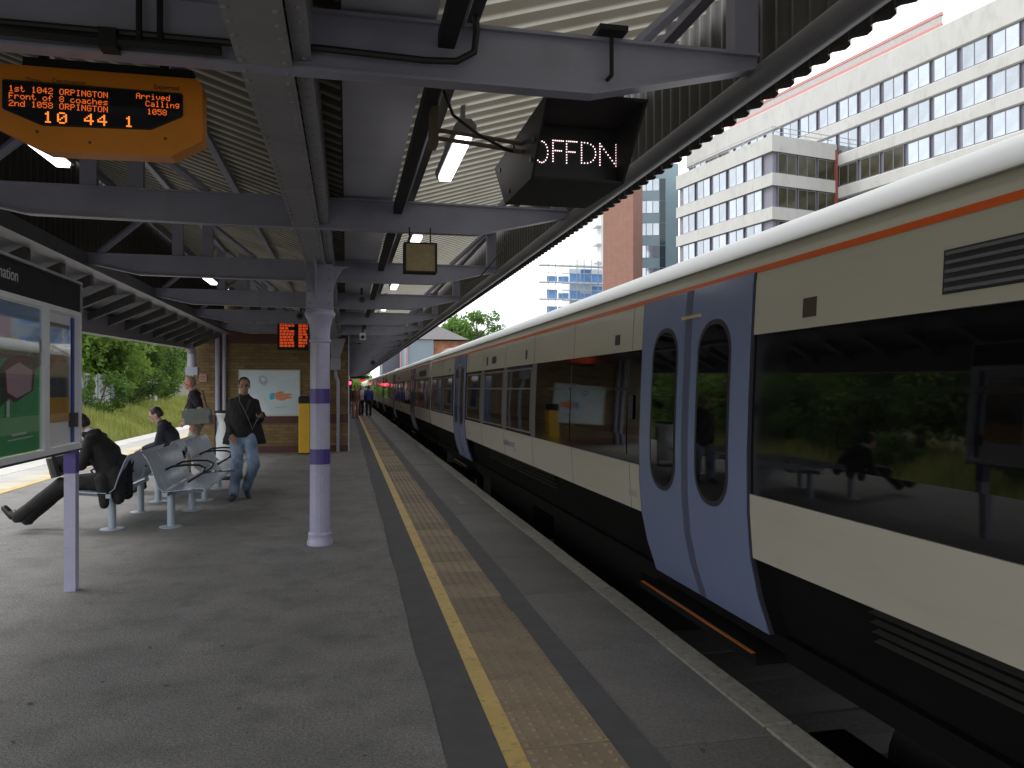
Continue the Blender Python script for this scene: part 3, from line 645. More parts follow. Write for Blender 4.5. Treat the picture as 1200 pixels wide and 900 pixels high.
for (p,q) in zip(scr, scr[1:]+scr[:1]):
    d=Vector((q[0]-p[0],0,q[1]-p[1])).normalized(); nrm=Vector((-d.z,0,d.x))*.005
    b.add([(p[0],SY-.008,p[1]),(q[0],SY-.008,q[1]),(q[0]+nrm.x,SY-.008,q[1]+nrm.z),(p[0]+nrm.x,SY-.008,p[1]+nrm.z),(p[0],SY-.0005,p[1]),(q[0],SY-.0005,q[1]),(q[0]+nrm.x,SY-.0005,q[1]+nrm.z),(p[0]+nrm.x,SY-.0005,p[1]+nrm.z)],[(0,1,2,3),(7,6,5,4),(0,4,5,1),(1,5,6,2),(2,6,7,3),(3,7,4,0)])
b.build('screen_bezel', M_blackp, bd)
def ledline(t, px_, py_, dx_, dz_, m, f=.85, adv=6):
    x, z = fp(px_, py_); b = MB(); led_text(b, t, x, z, dx_, dz_, SY-.0055, adv, f); b.build('text_line', m, bd)
ledline('1st 1042 ORPINGTON', 11, 100.2, .00332, .0034, M_led)
ledline('Front of 8 coaches', 11, 108.8, .00332, .0034, M_led)
ledline('2nd 1058 ORPINGTON', 11, 117.4, .00332, .0034, M_led)
ledline('Arrived', 160, 109.5, .0031, .0033, M_led)
ledline('Calling', 171, 118.5, .0031, .0033, M_led)
ledline('1058', 173, 127.8, .0032, .0033, M_led)
ledline('10', 51, 130.8, .0072, .0064, M_ledb, .9, 7)
ledline('44', 99, 133.5, .0072, .0064, M_ledb, .9, 6.8)
ledline('1', 146, 136.5, .0072, .0062, M_ledb, .9, 6)
for t, px_, py_, sz in (('Time',30,96,.026),('Destination',61,97,.026),('Expected',180,104,.026)):
    me = text_mesh(t, sz, 'LEFT', .0006); me.materials.append(M_print); x,z = fp(px_,py_); o = link('printed_heading', me, bd, (x+.95, -.1-.0015, z-2.5), (PI/2,0,0))
b = MB()
for x,z in ((-1.19,2.56),(-1.0,2.53),(-.72,2.565)): b.prism([(x+.006*math.cos(k*PI/3),z+.006*math.sin(k*PI/3)) for k in range(6)], SY-.005, SY-.0005)
split_build(b, 'screw', M_dk, bd)
b = MB(); b.box(-1.2,-1.17,SY+.04,SY+.07,2.861,2.99); b.box(-.75,-.72,SY+.04,SY+.07,2.8185,2.99); b.box(-1.25,-.62,SY+.02,SY+.085,2.8185,2.86); b.build('hanger', M_blackp, bd)

# ------------------------------------------------------------------ information board with posters
ib = thing('information_board', 'white framed information board with two posters and black header on a lilac post', 'notice board', (-2.06,6.47,0))
XB = -2.06; Y0,Y1 = 3.9, 6.70
b = MB(); 
for i,(ya,yb) in enumerate(((3.9,5.02),(5.02,5.98),(5.98,6.70))):
    b.box(XB-.05,XB,ya+.001,yb-.001,1.075,1.115); b.box(XB-.05,XB,ya+.001,yb-.001,2.11,2.15)
    b.box(XB-.05,XB,ya+.001,ya+.045,1.115,2.11); b.box(XB-.05,XB,yb-.045,yb-.001,1.115,2.11)
fo = b.build('frame', mat('silver_frame_paint',(.84,.85,.89),.4,metal=.0,var=.04), ib)
b = MB(); b.box(XB-.045,XB-.012,Y0,Y1,2.153,2.37); b.build('header_panel', M_blackp, ib)
b = MB(); b.box(XB-.06,XB+.004,Y0,Y1+.006,2.371,2.39); b.box(XB-.06,XB+.004,Y1-.004,Y1+.006,2.153,2.37); b.build('header_trim', M_railm, ib)
me = text_mesh('Information', .115, 'RIGHT', .001); me.materials.append(mat('white_lettering',(.55,.55,.55),.5,var=0))
link('header_lettering', me, ib, (XB-.0105+2.06, 5.52-6.47, 2.235), (PI/2,0,PI/2))
# posters: printed sheets; blocks of printed colour as thin layers
mg = lambda n,c: mat(n,c,.5,var=.05)
def poster(ya, yb, za, zb, base, blocks, nm='poster', text=None):
    b = MB(); b.box(XB-.044,XB-.030,ya,yb,za,zb); p = b.build(nm, base, ib)
    for k,(m, poly) in enumerate(blocks):
        b = MB(); b.add([(XB-.0285+k*.0012, ya+(yb-ya)*u, za+(zb-za)*v) for u,v in poly],[tuple(range(len(poly)))]); b.build('printed_shape', m, p)
    b = MB(); b.box(XB-.020,XB-.018,ya,yb,za,zb); g = b.build('glazing', M_clear, ib); return p
M_clear = bpy.data.materials.new('clear_acrylic'); M_clear.use_nodes=True
pb = M_clear.node_tree.nodes['Principled BSDF']; pb.inputs['Transmission Weight'].default_value=1; pb.inputs['Roughness'].default_value=.02; pb.inputs['IOR'].default_value=1.45
mt = M_clear.node_tree; mixs = mt.nodes.new('ShaderNodeMixShader'); trn = mt.nodes.new('ShaderNodeBsdfTransparent'); gls = mt.nodes.new('ShaderNodeBsdfGlossy'); gls.inputs['Roughness'].default_value=.03; frn = mt.nodes.new('ShaderNodeLayerWeight'); pw = mt.nodes.new('ShaderNodeMath'); pw.operation='POWER'; pw.inputs[1].default_value=4.5; ml = mt.nodes.new('ShaderNodeMath'); ml.operation='MULTIPLY_ADD'; ml.inputs[1].default_value=.8; ml.inputs[2].default_value=.05
mt.links.new(frn.outputs['Facing'], pw.inputs[0]); mt.links.new(pw.outputs[0], ml.inputs[0]); mt.links.new(ml.outputs[0], mixs.inputs[0]); mt.links.new(trn.outputs[0], mixs.inputs[1]); mt.links.new(gls.outputs[0], mixs.inputs[2]); mt.links.new(mixs.outputs[0], mt.nodes['Material Output'].inputs[0])
cg, cb2, cpk, cor, cwh, cbr, cnv = mg('poster_green',(.10,.46,.18)), mg('poster_sky_blue',(.2,.36,.58)), mg('poster_pink',(.6,.42,.48)), mg('poster_orange',(.62,.34,.04)), mg('poster_white',(.75,.76,.78)), mg('poster_brown',(.22,.15,.09)), mg('poster_navy',(.07,.08,.11))
poster(5.27,5.935,1.125,2.10, cg, [(cb2,[(0,.62),(1,.62),(1,1),(0,1)]),(mg('poster_dark_green',(.05,.09,.06)),[(0,.55),(.4,.72),(.7,.66),(1,.74),(1,.60),(.6,.50),(0,.30)]),
    (mg('poster_maroon',(.16,.05,.07)),[(.1,.60),(.55,.66),(.85,.60),(.8,.42),(.35,.34),(.12,.40)]),(cpk,[(.15,.55),(.45,.61),(.78,.56),(.74,.42),(.4,.37),(.18,.41)]),
    (cwh,[(.28,.12),(.62,.125),(.62,.14),(.28,.135)]),(cwh,[(.18,.09),(.78,.098),(.78,.108),(.18,.10)]),(cwh,[(.15,.25),(.22,.25),(.22,.36),(.15,.35)]),(mg('poster_olive',(.12,.15,.1)),[(0,.70),(.3,.80),(.55,.75),(.8,.83),(1,.78),(1,.70),(.5,.66),(0,.62)])])
me = text_mesh('Your ticket to\ngreat days out', .036, 'CENTER', .0004); 
b = MB(); b.box(XB-.044,XB-.030,5.03,5.265,1.12,2.105); b.build('backing_panel', cwh, ib)
poster(6.03,6.50,1.30,2.03, cnv, [(cbr,[(0,.55),(1,.58),(1,1),(0,1)]),(mg('poster_gold',(.35,.26,.13)),[(.1,.5),(.5,.66),(.9,.6),(.95,.45),(.1,.45)]),(cor,[(0,0),(1,0),(1,.25),(0,.25)]),(mg('poster_stone',(.4,.38,.33)),[(.3,.8),(.55,.9),(.7,.82),(.9,.93),(.95,.75),(.3,.7)])])
b = MB(); b.box(XB-.047,XB-.0445,5.985,6.695,1.12,2.105); b.build('backing_panel', cwh, ib)
b = MB(); b.box(XB-.043,XB-.028,6.58,6.62,1.13,2.10); b.build('blue_strip', mg('strip_blue',(.05,.07,.3)), ib)
b = MB(); b.box(XB-.06,XB+.006,6.54,6.60,1.25,1.36); b.build('lock', M_dk, ib)
poster(4.0,4.95,1.125,2.10, mg('poster_cream',(.5,.48,.4)), [(cb2,[(.1,.5),(.9,.5),(.9,.9),(.1,.9)])])
for yp in (4.2, 6.47):
    b = MB(); b.box(XB-.042,XB+.038,yp-.04,yp+.04,0,.90); b.build('post', M_col, ib)
    b = MB(); b.box(XB-.044,XB+.040,yp-.042,yp+.042,.90,1.07); b.build('post_band', M_purp, ib)
b = MB(); b.box(XB-.052,XB+.002,Y0,Y1,1.06,1.0745); b.build('bottom_rail', M_rub, ib)

# ------------------------------------------------------------------ benches (local: y along the bench, +x the way the sitter faces)
def perforated(pts, y0, y1, t=.004):
    """curved steel panel following the polyline pts (x,z) with a rolled edge"""
    b = MB(); n=len(pts); vs=[]
    nrm=[]
    for i in range(n):
        a=Vector((pts[min(i+1,n-1)][0]-pts[max(i-1,0)][0], pts[min(i+1,n-1)][1]-pts[max(i-1,0)][1])).normalized(); nrm.append((-a.y*t, a.x*t))
    for y in (y0,y1):
        vs += [(p[0],y,p[1]) for p in pts]+[(p[0]+q[0],y,p[1]+q[1]) for p,q in zip(pts,nrm)]
    m=2*n; fs=[]
    for i in range(n-1):
        fs += [(i,i+1,m+i+1,m+i),(n+i,m+n+i,m+n+i+1,n+i+1),(i,n+i,n+i+1,i+1),(m+i,m+i+1,m+n+i+1,m+n+i)]
    fs += [(0,m,m+n,n),(n-1,2*n-1,m+2*n-1,m+n-1)]
    return b.add(vs, fs)
M_perf = M_bench.copy(); M_perf.name='perforated_seat_steel'
_t=M_perf.node_tree; _b=_t.nodes['Principled BSDF']; _v=_t.nodes.new('ShaderNodeTexVoronoi'); _v.inputs['Scale'].default_value=42; _v.inputs['Randomness'].default_value=0
_c=_t.nodes.new('ShaderNodeTexCoord'); _t.links.new(_c.outputs['Object'],_v.inputs['Vector']); _bp=_t.nodes.new('ShaderNodeBump'); _bp.inputs['Distance'].default_value=.002; _bp.inputs['Strength'].default_value=.5
_t.links.new(_v.outputs['Distance'],_bp.inputs['Height']); _t.links.new(_bp.outputs[0],_b.inputs['Normal'])
SEATP = [(.40,.405),(.425,.43),(.40,.452),(.30,.45),(.15,.435),(.02,.425)]
BACKP = [(-.01,.43),(-.06,.47),(-.10,.60),(-.16,.76),(-.20,.83),(-.215,.838)]
def make_bench(label):
    t = thing('metal_bench', label, 'bench', (0,0,0), 0, 'pale blue steel benches set back to back')
    LB = 1.70
    for k in range(3):
        ya, yb = k*LB/3+.006, (k+1)*LB/3-.006
        perforated(SEATP, ya, yb).build('seat', M_perf, t, local=True, smooth=True); perforated(BACKP, ya, yb).build('backrest', M_perf, t, local=True, smooth=True)
    b = MB(); b.box(-.02,.03,.03,LB-.03,.365,.41); b.build('support_rail', M_benchd, t, local=True)
    for y in (.26,1.46):
        b = MB(); b.lathe([(.125,0),(.125,.008),(.06,.014),(.042,.018),(.04,.37)], (0.02,y,0), 18); b.build('leg', M_benchd, t, local=True, smooth=True)
        b = MB(); b.tube([(.36,y,.395),(.1,y,.37),(-.03,y,.40),(-.11,y,.58),(-.185,y,.77)], .016, 6); b.build('bracket', M_benchd, t, local=True, smooth=True)
    for y in (LB/3,2*LB/3):
        b = MB(); b.tube([(-.12,y,.60),(-.03,y,.645),(.12,y,.66),(.26,y,.655),(.33,y,.62),(.30,y,.56),(.20,y,.50),(.14,y,.46)], .013, 7); b.build('armrest', M_black, t, local=True, smooth=True)
    return t
bench = make_bench('pale blue steel bench nearest the camera, facing the train')
bench.location = (-1.94,8.95,0)
b2 = copy_tree(bench); b2.location = (-1.94,11.05,0); b2['label'] = 'pale blue steel bench facing the train, behind the nearest one and beside the walking man'
b3 = copy_tree(bench); b3.location = (-2.50,10.65,0); b3.rotation_euler.z = PI; b3['label'] = 'steel bench facing left that the man in the black coat sits on'
b4 = copy_tree(bench); b4.location = (-2.50,12.75,0); b4.rotation_euler.z = PI; b4['label'] = 'steel bench facing left that the dark haired man with bowed head sits on'

# ------------------------------------------------------------------ station building
bld = thing('station_building', 'yellow brick station building with dark red bands at the end of the benches', 'building', (-1.7,19.3,0))
BX0, BX1, BYY = -3.54, .04, 19.30
b = MB(); b.box(BX0,BX1,BYY,78,-.02,3.9); b.build('wall', M_brick, bld)
b = MB(); b.box(BX0-.02,BX1+.02,BYY-.02,78.02,.02,.16); b.build('plinth', M_bband, bld)
b = MB(); b.box(BX0-.012,BX1+.012,BYY-.012,78.01,.70,.92); b.build('painted_band', M_bband, bld)
b = MB(); b.box(BX0-.012,BX1+.012,BYY-.012,78.01,2.62,2.92); b.build('painted_band', M_bband, bld)
b = MB(); b.box(BX1+.0,BX1+.03,BYY-.03,BYY+.0,.0,3.0); b.build('corner_guard', M_col, bld)
b = MB(); b.tube([(-2.98,BYY-.08,0),(-2.98,BYY-.08,3.0)], .055, 10); b.tube([(-2.83,BYY-.07,.0),(-2.83,BYY-.07,2.84)], .045, 10); b.build('wall_stanchion', M_steel, bld, smooth=True)
b = MB(); b.tube([(-.20,BYY-.08,0),(-.20,BYY-.08,1.72),(-.26,BYY-.08,1.86),(-.26,BYY-.08,2.0)], .045, 10); b.box(-.38,-.14,BYY-.2,BYY-.015,2.0,2.28); b.prism([(-.36,2.285),(-.16,2.285),(-.02,2.76),(-.40,2.76)], BYY-.16, BYY-.015)
b.build('downpipe', M_steel, bld, smooth=40)
for y in range(22,76,6):
    b = MB(); b.box(BX1,BX1+.03,y,y+1.0,.01,2.1); b.build('door', M_door, bld)
    b = MB(); b.box(BX1,BX1+.03,y+2.2,y+3.6,1.0,2.2); w=b.build('window', M_fr, bld)
    b = MB(); b.box(BX1+.031,BX1+.034,y+2.27,y+3.53,1.07,2.13); b.build('pane', M_teald, w)
# poster board
pbd = thing('wall_poster', 'white framed poster of a hand with a blue cuff on the brick wall', 'poster', (-1.5,BYY,1.0))
def wx(px): return fp(px,455,BYY-.03)[0]
def wz(px,py): return fp(px,py,BYY-.03)[1]
xa,xb_ = wx(281.5),wx(350); za,zt_ = wz(315,486),wz(315,435)
b = MB(); b.box(xa,xb_,BYY-.03,BYY-.0005,za,zt_); b.build('sheet', mg('poster_pale_grey',(.58,.64,.68)), pbd)
b = MB(); w=.035
b.box(xa-w,xa,BYY-.045,BYY-.0005,za-w,zt_+w); b.box(xb_,xb_+w,BYY-.045,BYY-.0005,za-w,zt_+w); b.box(xa,xb_,BYY-.045,BYY-.0005,zt_,zt_+w); b.box(xa,xb_,BYY-.045,BYY-.0005,za-w,za)
b.build('frame', mat('pale_frame',(.5,.5,.45),.4,var=.05), pbd)
def pshape(poly, m, k, nm='printed_shape'):
    b = MB(); b.add([(wx(x),BYY-.0315-.0012*k,wz(x,y)) for x,y in poly],[tuple(range(len(poly)))]); b.build(nm, m, pbd)
pshape([(283,436),(312,436),(330,445),(348,443),(348,437),(349,486),(318,486),(310,470),(300,462),(283,462)], mg('poster_sky_wash',(.50,.60,.66)), 0)
pshape([(316,462),(320,460),(322,461),(322,467),(318,469),(316,467)], mg('poster_cuff_blue',(.05,.36,.60)), 1)
pshape([(322,461),(327,459),(331,458.5),(333,460),(331,461.5),(337,461),(342,461.5),(343,463),(338,464),(343,465),(341,467),(335,467.5),(334,469),(328,469.5),(323,467.5)], mg('poster_hand_red',(.62,.22,.10)), 2)
pshape([(304,441),(309,440),(313,443),(314,448),(310,452),(306,450),(303,446)], mg('poster_grey_curl',(.36,.38,.44)), 1)
pshape([(306,442.5),(309.5,442),(311.5,444.5),(309,448),(306,446)], mg('poster_pale_grey',(.58,.64,.68)), 2)
pshape([(322,477),(336,476.2),(336,477.2),(322,478)], mg('poster_line_grey',(.4,.42,.45)), 1)
# small wall signs
t = thing('wall_notice', 'small cream notice with dark panel high on the brick wall', 'sign', (wx(297),BYY,wz(297,391)))
b = MB(); b.box(wx(291.5),wx(303),BYY-.04,BYY-.0125,wz(297,391),wz(297,375)); b.build('panel', mat('cream_notice',(.55,.52,.43),.5,var=.05), t)
b = MB(); b.box(wx(294),wx(300.5),BYY-.046,BYY-.0405,wz(297,388),wz(297,378)); b.build('dark_face', M_blackp, t)
t = thing('wall_notice', 'small pale pink notice on the brick wall left of the stanchion', 'sign', (wx(238),BYY,wz(238,446)))
b = MB(); b.box(wx(233.5),wx(242),BYY-.02,BYY-.0005,wz(238,447),wz(238,438)); b.build('panel', mat('pinkish_notice',(.42,.3,.26),.6,var=.1,scale=12), t)
b = MB(); b.box(wx(234.5),wx(241),BYY-.024,BYY-.0205,wz(238,445.5),wz(238,444)); b.box(wx(234.5),wx(241),BYY-.024,BYY-.0205,wz(238,442.5),wz(238,441)); b.build('printed_line', mg('notice_red',(.4,.1,.07)), t)
# LED summary board
LY=17.2
t = thing('led_display', 'black display board with glowing orange-red rows near the brick wall', 'display', (fp(343,455,LY)[0],LY,2.4))
xa=fp(325,455,LY)[0]; xb_=fp(361.5,455,LY)[0]; zt_=fp(343,373,LY)[1]; za=fp(343,410,LY)[1]
b = MB(); b.box(xa,xb_,LY,LY+.18,za,zt_); b.build('housing', M_blackp, t)
b = MB()
rows=9; rh=(zt_-za-.12)/rows
for half in (0,1):
    for r in range(rows):
        x = xa+.05+(0 if half==0 else (xb_-xa)*.60); xe = x+((xb_-xa)*.46 if half==0 else (xb_-xa)*.30)
        while x < xe-.02:
            wd = random.uniform(.03,.10); 
            if random.random()<.86: b.box(x,min(x+wd,xe),LY-.004,LY-.001,zt_-.07-(r+.8)*rh,zt_-.07-r*rh)
            x += wd+.012
b.build('text_rows', mat('red_led_lit',(.5,.08,.02),.5,var=0,emit=(1,.10,.02),estr=.4), t)
b = MB(); b.box(xa+.1,xa+.14,LY+.05,LY+.09,zt_+.001,2.9); b.box(xb_-.14,xb_-.1,LY+.05,LY+.09,zt_+.001,2.9); b.build('hanger', M_blackp, t)
# camera in front of the display
def cctv(x,y,z,label,r=.05,dome=False):
    t = thing('security_camera', label, 'camera', (x,y,z))
    if dome:
        b = MB(); b.box(-.06,.06,-.05,.05,0,.13); b.build('housing', M_white, t, local=True); b = MB(); b.tube([(0,-.051,.05),(0,-.075,.05)],.035,10); b.build('lens', M_black, t, local=True)
        b = MB(); b.tube([(0,0,.13),(0,0,.45)],.012,6); b.build('bracket', M_blackp, t, local=True)
    else:
        b = MB(); b.tube([(0,-.1,0),(0,.22,.03)], r, 12); b.build('housing', M_fr, t, local=True, smooth=50); b = MB(); b.tube([(0,-.115,0),(0,-.1005,0)], r*.65, 12); b.build('lens', M_black, t, local=True)
        b = MB(); b.tube([(0,.1,r),(0,.12,.16)],.015,6); b.build('bracket', M_blackp, t, local=True)
def at(px,py,Y): x,z = fp(px,py,Y); return x,Y,z
x,y,z = at(424,352,9.3); cctv(x,y,z,'grey security camera beside the third strip light',.05)
x,y,z = at(425,397,15.2); cctv(x,y,z-.02,'small white box camera hanging under the canopy above the platform','dome',True)
x,y,z = at(437,425,24); cctv(x,y,z,'dark security camera farther along the canopy',.09)
x,y,z = at(352,371,14.2); cctv(x,y,z,'dark camera on the girder in front of the red display',.07)
# board, signal and added red glow strip at the platform end
t = thing('end_board', 'dark board across the far end of the canopy', 'board', (.9,YE-2,2.4)); b = MB(); b.box(.35,2.3,YE-2,YE-1.9,2.55,2.85); b.build('panel', M_blackp, t); b = MB(); b.box(.36,.42,YE-1.97,YE-1.93,0,2.55); b.build('post', M_blackp, t)
t = thing('signal', 'red signal lamp glowing at the far end of the platform', 'signal', (.35,YE-3,0))
b = MB(); b.box(.05,.6,YE-3,YE-2.8,1.75,2.45); b.build('head', M_blackp, t); b = MB(); b.tube([(.33,YE-3.06,2.1),(.33,YE-3.001,2.1)],.17,12); b.build('lamp', mat('red_signal_lit',(.8,.02,.05),.4,var=0,emit=(1,.02,.06),estr=14), t)
b = MB(); b.tube([(.33,YE-2.9,0),(.33,YE-2.9,1.75)],.05,8); b.build('post', M_blackp, t)
t = thing('red_glow_strip', 'added red glow strip that reflects in the far carriages', 'light', (1.4,YE-6,2.2))  # added glowing strip that puts the red streak on the train side
b = MB(); b.box(1.2,1.5,YE-22,YE-4,2.2,2.26); b.build('tube', mat('red_strip_lit',(.8,.02,.05),.4,var=0,emit=(1,.02,.05),estr=.7), t); b = MB(); b.box(1.18,1.52,YE-22,YE-4,2.261,2.30); b.build('housing', M_blackp, t)
for i in range(4): 
    b = MB(); b.box(1.33,1.37,YE-21+i*5,YE-20.96+i*5,2.301,2.8); b.build('hanger', M_blackp, t)

# yellow bin and the white sack bin
x,y,z = at(357,455,BYY-.45)
t = thing('yellow_bin', 'tall yellow bin with black top standing against the brick wall', 'bin', (x,y,0))
b = MB(); b.bbox(-.13,.13,-.17,.17,0,1.20,.02); b.build('body', mat('bin_yellow',(.62,.36,.015),.4,var=.06), t, local=True)
b = MB(); b.bbox(-.135,.135,-.175,.175,1.201,1.36,.03); b.build('lid', M_blackp, t, local=True)
b = MB(); b.box(-.135,.135,-.175,.175,.0,.03); b.build('base', M_blackp, t, local=True)
x,y,z = at(268,455,13.9)
t = thing('sack_bin', 'white plastic sack in a hoop bin between the benches and the brick wall', 'bin', (x,y,0))
b = MB(); vs=[]; n=22
prof=[(.16,.10),(.20,.18),(.205,.4),(.19,.7),(.17,.95),(.20,1.06),(.225,1.10),(.215,1.13)]
for r,zz in prof:
    for j in range(n): a=2*PI*j/n; rr=r*(1+.09*math.sin(3*a+zz*7)+.05*math.sin(7*a+zz*15)+random.uniform(-.03,.03)); vs.append((rr*math.cos(a),rr*math.sin(a),zz))
b.add(vs,[(i*n+j,i*n+(j+1)%n,(i+1)*n+(j+1)%n,(i+1)*n+j) for i in range(len(prof)-1) for j in range(n)]+[tuple(range(n-1,-1,-1))]); b.build('sack', mat('white_plastic_sack',(.62,.64,.66),.3,var=.08,scale=8), t, local=True, smooth=True)
b = MB(); b.tube([(.215*math.cos(2*PI*k/20),.215*math.sin(2*PI*k/20),1.15) for k in range(21)],.02,6); b.tube([(.21,0,0),(.21,0,1.15)],.018,6); b.tube([(-.21,0,0),(-.21,0,1.15)],.018,6); b.lathe([(.2,0),(.2,.02)],(0,0,0)); b.build('hoop_stand', M_blackp, t, local=True)

# ------------------------------------------------------------------ people
def remesh(b, name, m, voxel, parent, smooth_it=3, colours=None):
    me0 = b.mesh('tmp', m if isinstance(m,(list,tuple)) else [m]); o = bpy.data.objects.new('tmp', me0); C.objects.link(o)
    r = o.modifiers.new('r','REMESH'); r.mode='VOXEL'; r.voxel_size=voxel
    s = o.modifiers.new('s','SMOOTH'); s.factor=.5; s.iterations=smooth_it
    me = bpy.data.meshes.new_from_object(o.evaluated_get(bpy.context.evaluated_depsgraph_get())); bpy.data.objects.remove(o); me.name=name
    me.materials.clear(); 
    for q in (m if isinstance(m,(list,tuple)) else [m]): me.materials.append(q)
    me.polygons.foreach_set('material_index',[0]*len(me.polygons)); me.polygons.foreach_set('use_smooth',[True]*len(me.polygons)); me.update()
    ob = bpy.data.objects.new(name, me); C.objects.link(ob); ob.parent = parent; return ob
V3 = Vector
def hand(b, wr, d, palm_n, side, curl=.5, k=1.0):
    """wr wrist, d direction of the hand, palm_n palm normal, side +1/-1 = which side the thumb leaves"""
    d = V3(d).normalized(); pn = (V3(palm_n)-d*V3(palm_n).dot(d)).normalized(); sv = d.cross(pn)*side; wr = V3(wr)
    R = Matrix((sv, d, pn)).transposed()
    b.ell(wr+d*.05*k, (.040*k,.052*k,.016*k), R)
    for i,(ox,ln) in enumerate(((.030,.070),(.010,.080),(-.010,.074),(-.029,.058))):
        p0 = wr+d*.088*k+sv*ox*k; dd=d.copy(); r=.0092*k
        for j,fr in enumerate((.45,.32,.28)):
            ang = curl*(.35+.45*j+.1*i); dd = (d*math.cos(ang)+pn*math.sin(ang)).normalized(); p1=p0+dd*ln*fr*k; b.cap(p0,p1,r,r*.92,8); p0=p1; r*=.92
    t0 = wr+d*.025*k+sv*.030*k; t1=t0+(sv*.7+d*.7+pn*.25)*.038*k; t2=t1+(d*.9+sv*.2+pn*.45*(1+curl))*.030*k; b.cap(t0,t1,.013*k,.011*k,8); b.cap(t1,t2,.011*k,.009*k,8)
def head(b, c, yaw, pitch, k=1.0):
    """c is the head centre; returns the rotation matrix"""
    R = Matrix.Rotation(yaw,3,'Z')@Matrix.Rotation(pitch,3,'X'); c=V3(c)
    def P(x,y,z): return c+R@V3((x,y,z))*k
    b.ell(P(0,-.012,.028), (.073*k,.092*k,.088*k), R); b.ell(P(0,.018,-.040),(.056*k,.068*k,.072*k),R)      # skull, face
    b.ell(P(0,.052,-.085),(.030*k,.026*k,.022*k),R)                                                            # chin
    b.ell(P(0,.080,.018),(.046*k,.012*k,.010*k),R)                                                             # brow
    b.cap(P(0,.083,.008),P(0,.102,-.022),.008*k,.013*k,8); b.ell(P(0,.094,-.028),(.017*k,.011*k,.009*k),R)      # nose
    b.ell(P(0,.080,-.058),(.024*k,.009*k,.010*k),R)                                                            # lips
    for s in (-1,1):
        b.ell(P(.040*s,.062,-.020),(.018*k,.016*k,.015*k),R); b.ell(P(.074*s,-.008,-.008),(.009*k,.020*k,.032*k),R)
    return R, P
def person(label, loc, rz, J, clothes, group=None, voxel=.0075, hgt=1.0):
    t = thing('person', label, 'person', loc, rz, group)
    b = MB(); X = V3((1,0,0)); Y = V3((0,1,0))
    pel, ch, nk, hd = V3(J['pelvis']), V3(J['chest']), V3(J['neck']), V3(J['head']); bw = J.get('build',1.0)
    sp = (nk-pel).normalized(); right = J.get('right', X); right=V3(right).normalized(); fwd = sp.cross(right).normalized()
    if fwd.dot(V3(J.get('front',(0,1,0))))<0: fwd=-fwd
    mid = (pel+ch)*.5
    b.loft([(pel-sp*.09,.12*bw,.09),(pel,.155*bw,.105*bw),(mid,.135*bw,.10*bw),(ch,.165*bw,.115*bw),(ch+sp*.12,.175*bw,.10*bw),(nk-sp*.05,.11*bw,.075),(nk,.055,.055)], right, fwd)
    b.cap(nk-sp*.04, hd-V3((0,0,.05)), .056, .052)
    R, P = head(b, hd, J.get('yaw',0), J.get('pitch',0))
    for s, sd_ in (('r',1),('l',-1)):
        sh,el,wr = V3(J['sh_'+s]),V3(J['el_'+s]),V3(J['wr_'+s])
        b.cap(sh,el,.048,.038); b.cap(el,wr,.039,.026)
        hdv = V3(J.get('hd_'+s, tuple(wr-el))); b.cap(wr,wr+hdv.normalized()*.02,.027,.024); hand(b, wr+hdv.normalized()*.012, hdv, J.get('pn_'+s,(-sd_,0,0)), J.get('th_'+s,1), J.get('curl_'+s,.6))
        hp,kn,an,to = V3(J['hip_'+s]),V3(J['kn_'+s]),V3(J['an_'+s]),V3(J['toe_'+s])
        b.cap(hp,kn,.082*bw,.055); b.cap(kn,an,.054,.038); b.cap(an,an+(to-an)*.5,.030,.020)
    remesh(b,'body',clothes['skin'],voxel,t,2)
    # hair
    if clothes.get('hair'):
        h = MB(); h.ell(P(0,-.020,.040),(.080,.094,.086),R); 
        h.ell(P(0,-.055,.005),(.076,.062,.075),R)
        hm = remesh(h,'hair',clothes['hair'],.008,t,1)
        # trim the hair off the face
        bmm = bmesh.new(); bmm.from_mesh(hm.data); Ri=R.inverted(); hl=clothes.get('hairline',.045)
        dele=[v for v in bmm.verts if (Ri@(v.co-V3(hd))).y > hl-.35*max(0,.05-(Ri@(v.co-V3(hd))).z) or (Ri@(v.co-V3(hd))).z < -.055]
        bmesh.ops.delete(bmm, geom=dele, context='VERTS'); bmm.to_mesh(hm.data); bmm.free()
        sf = hm.modifiers.new('thickness','SOLIDIFY'); sf.thickness=.006
    for s in (-1,1):
        e=MB(); e.ell(P(.031*s,.079,-.004),(.011,.006,.006),R,8,5); e.build('eye',M_eye,t,local=True,smooth=True)
        e=MB(); e.cap(P(.016*s,.090,.020),P(.046*s,.080,.022),.004,.003,6); e.build('eyebrow',clothes.get('brow',M_black),t,local=True)
    # top
    c = MB(); g=clothes.get('loose',.022); n_=J.get('hem',.05)
    topl=[(pel-sp*n_,(.150+g)*bw,(.115+g)*bw),(pel+sp*.02,(.155+g)*bw,(.112+g)*bw),(mid,(.15+g)*bw,(.108+g)*bw),(ch,(.168+g)*bw,(.118+g)*bw),(ch+sp*.12,(.180+g)*bw,.108*bw),(nk-sp*.06,.145*bw,.095),(nk-sp*.02,.085,.078),(nk+sp*.02,.066,.066)]
    c.loft(topl, right, fwd)
    for s in ('r','l'):
        sh,el,wr = V3(J['sh_'+s]),V3(J['el_'+s]),V3(J['wr_'+s])
        if clothes.get('short'): c.cap(sh,sh+(el-sh)*.72,.064+g*.4,.058+g*.3)
        else: c.cap(sh,el,.056+g*.35,.048+g*.4); c.cap(el,el+(wr-el)*.93,.048+g*.4,.038+g*.35)
    for extra in clothes.get('extra',[]):
        c.cap(*extra)
    for lf in clothes.get('lofts',[]): c.loft([(V3(p),a,b_) for p,a,b_ in lf], right, fwd)
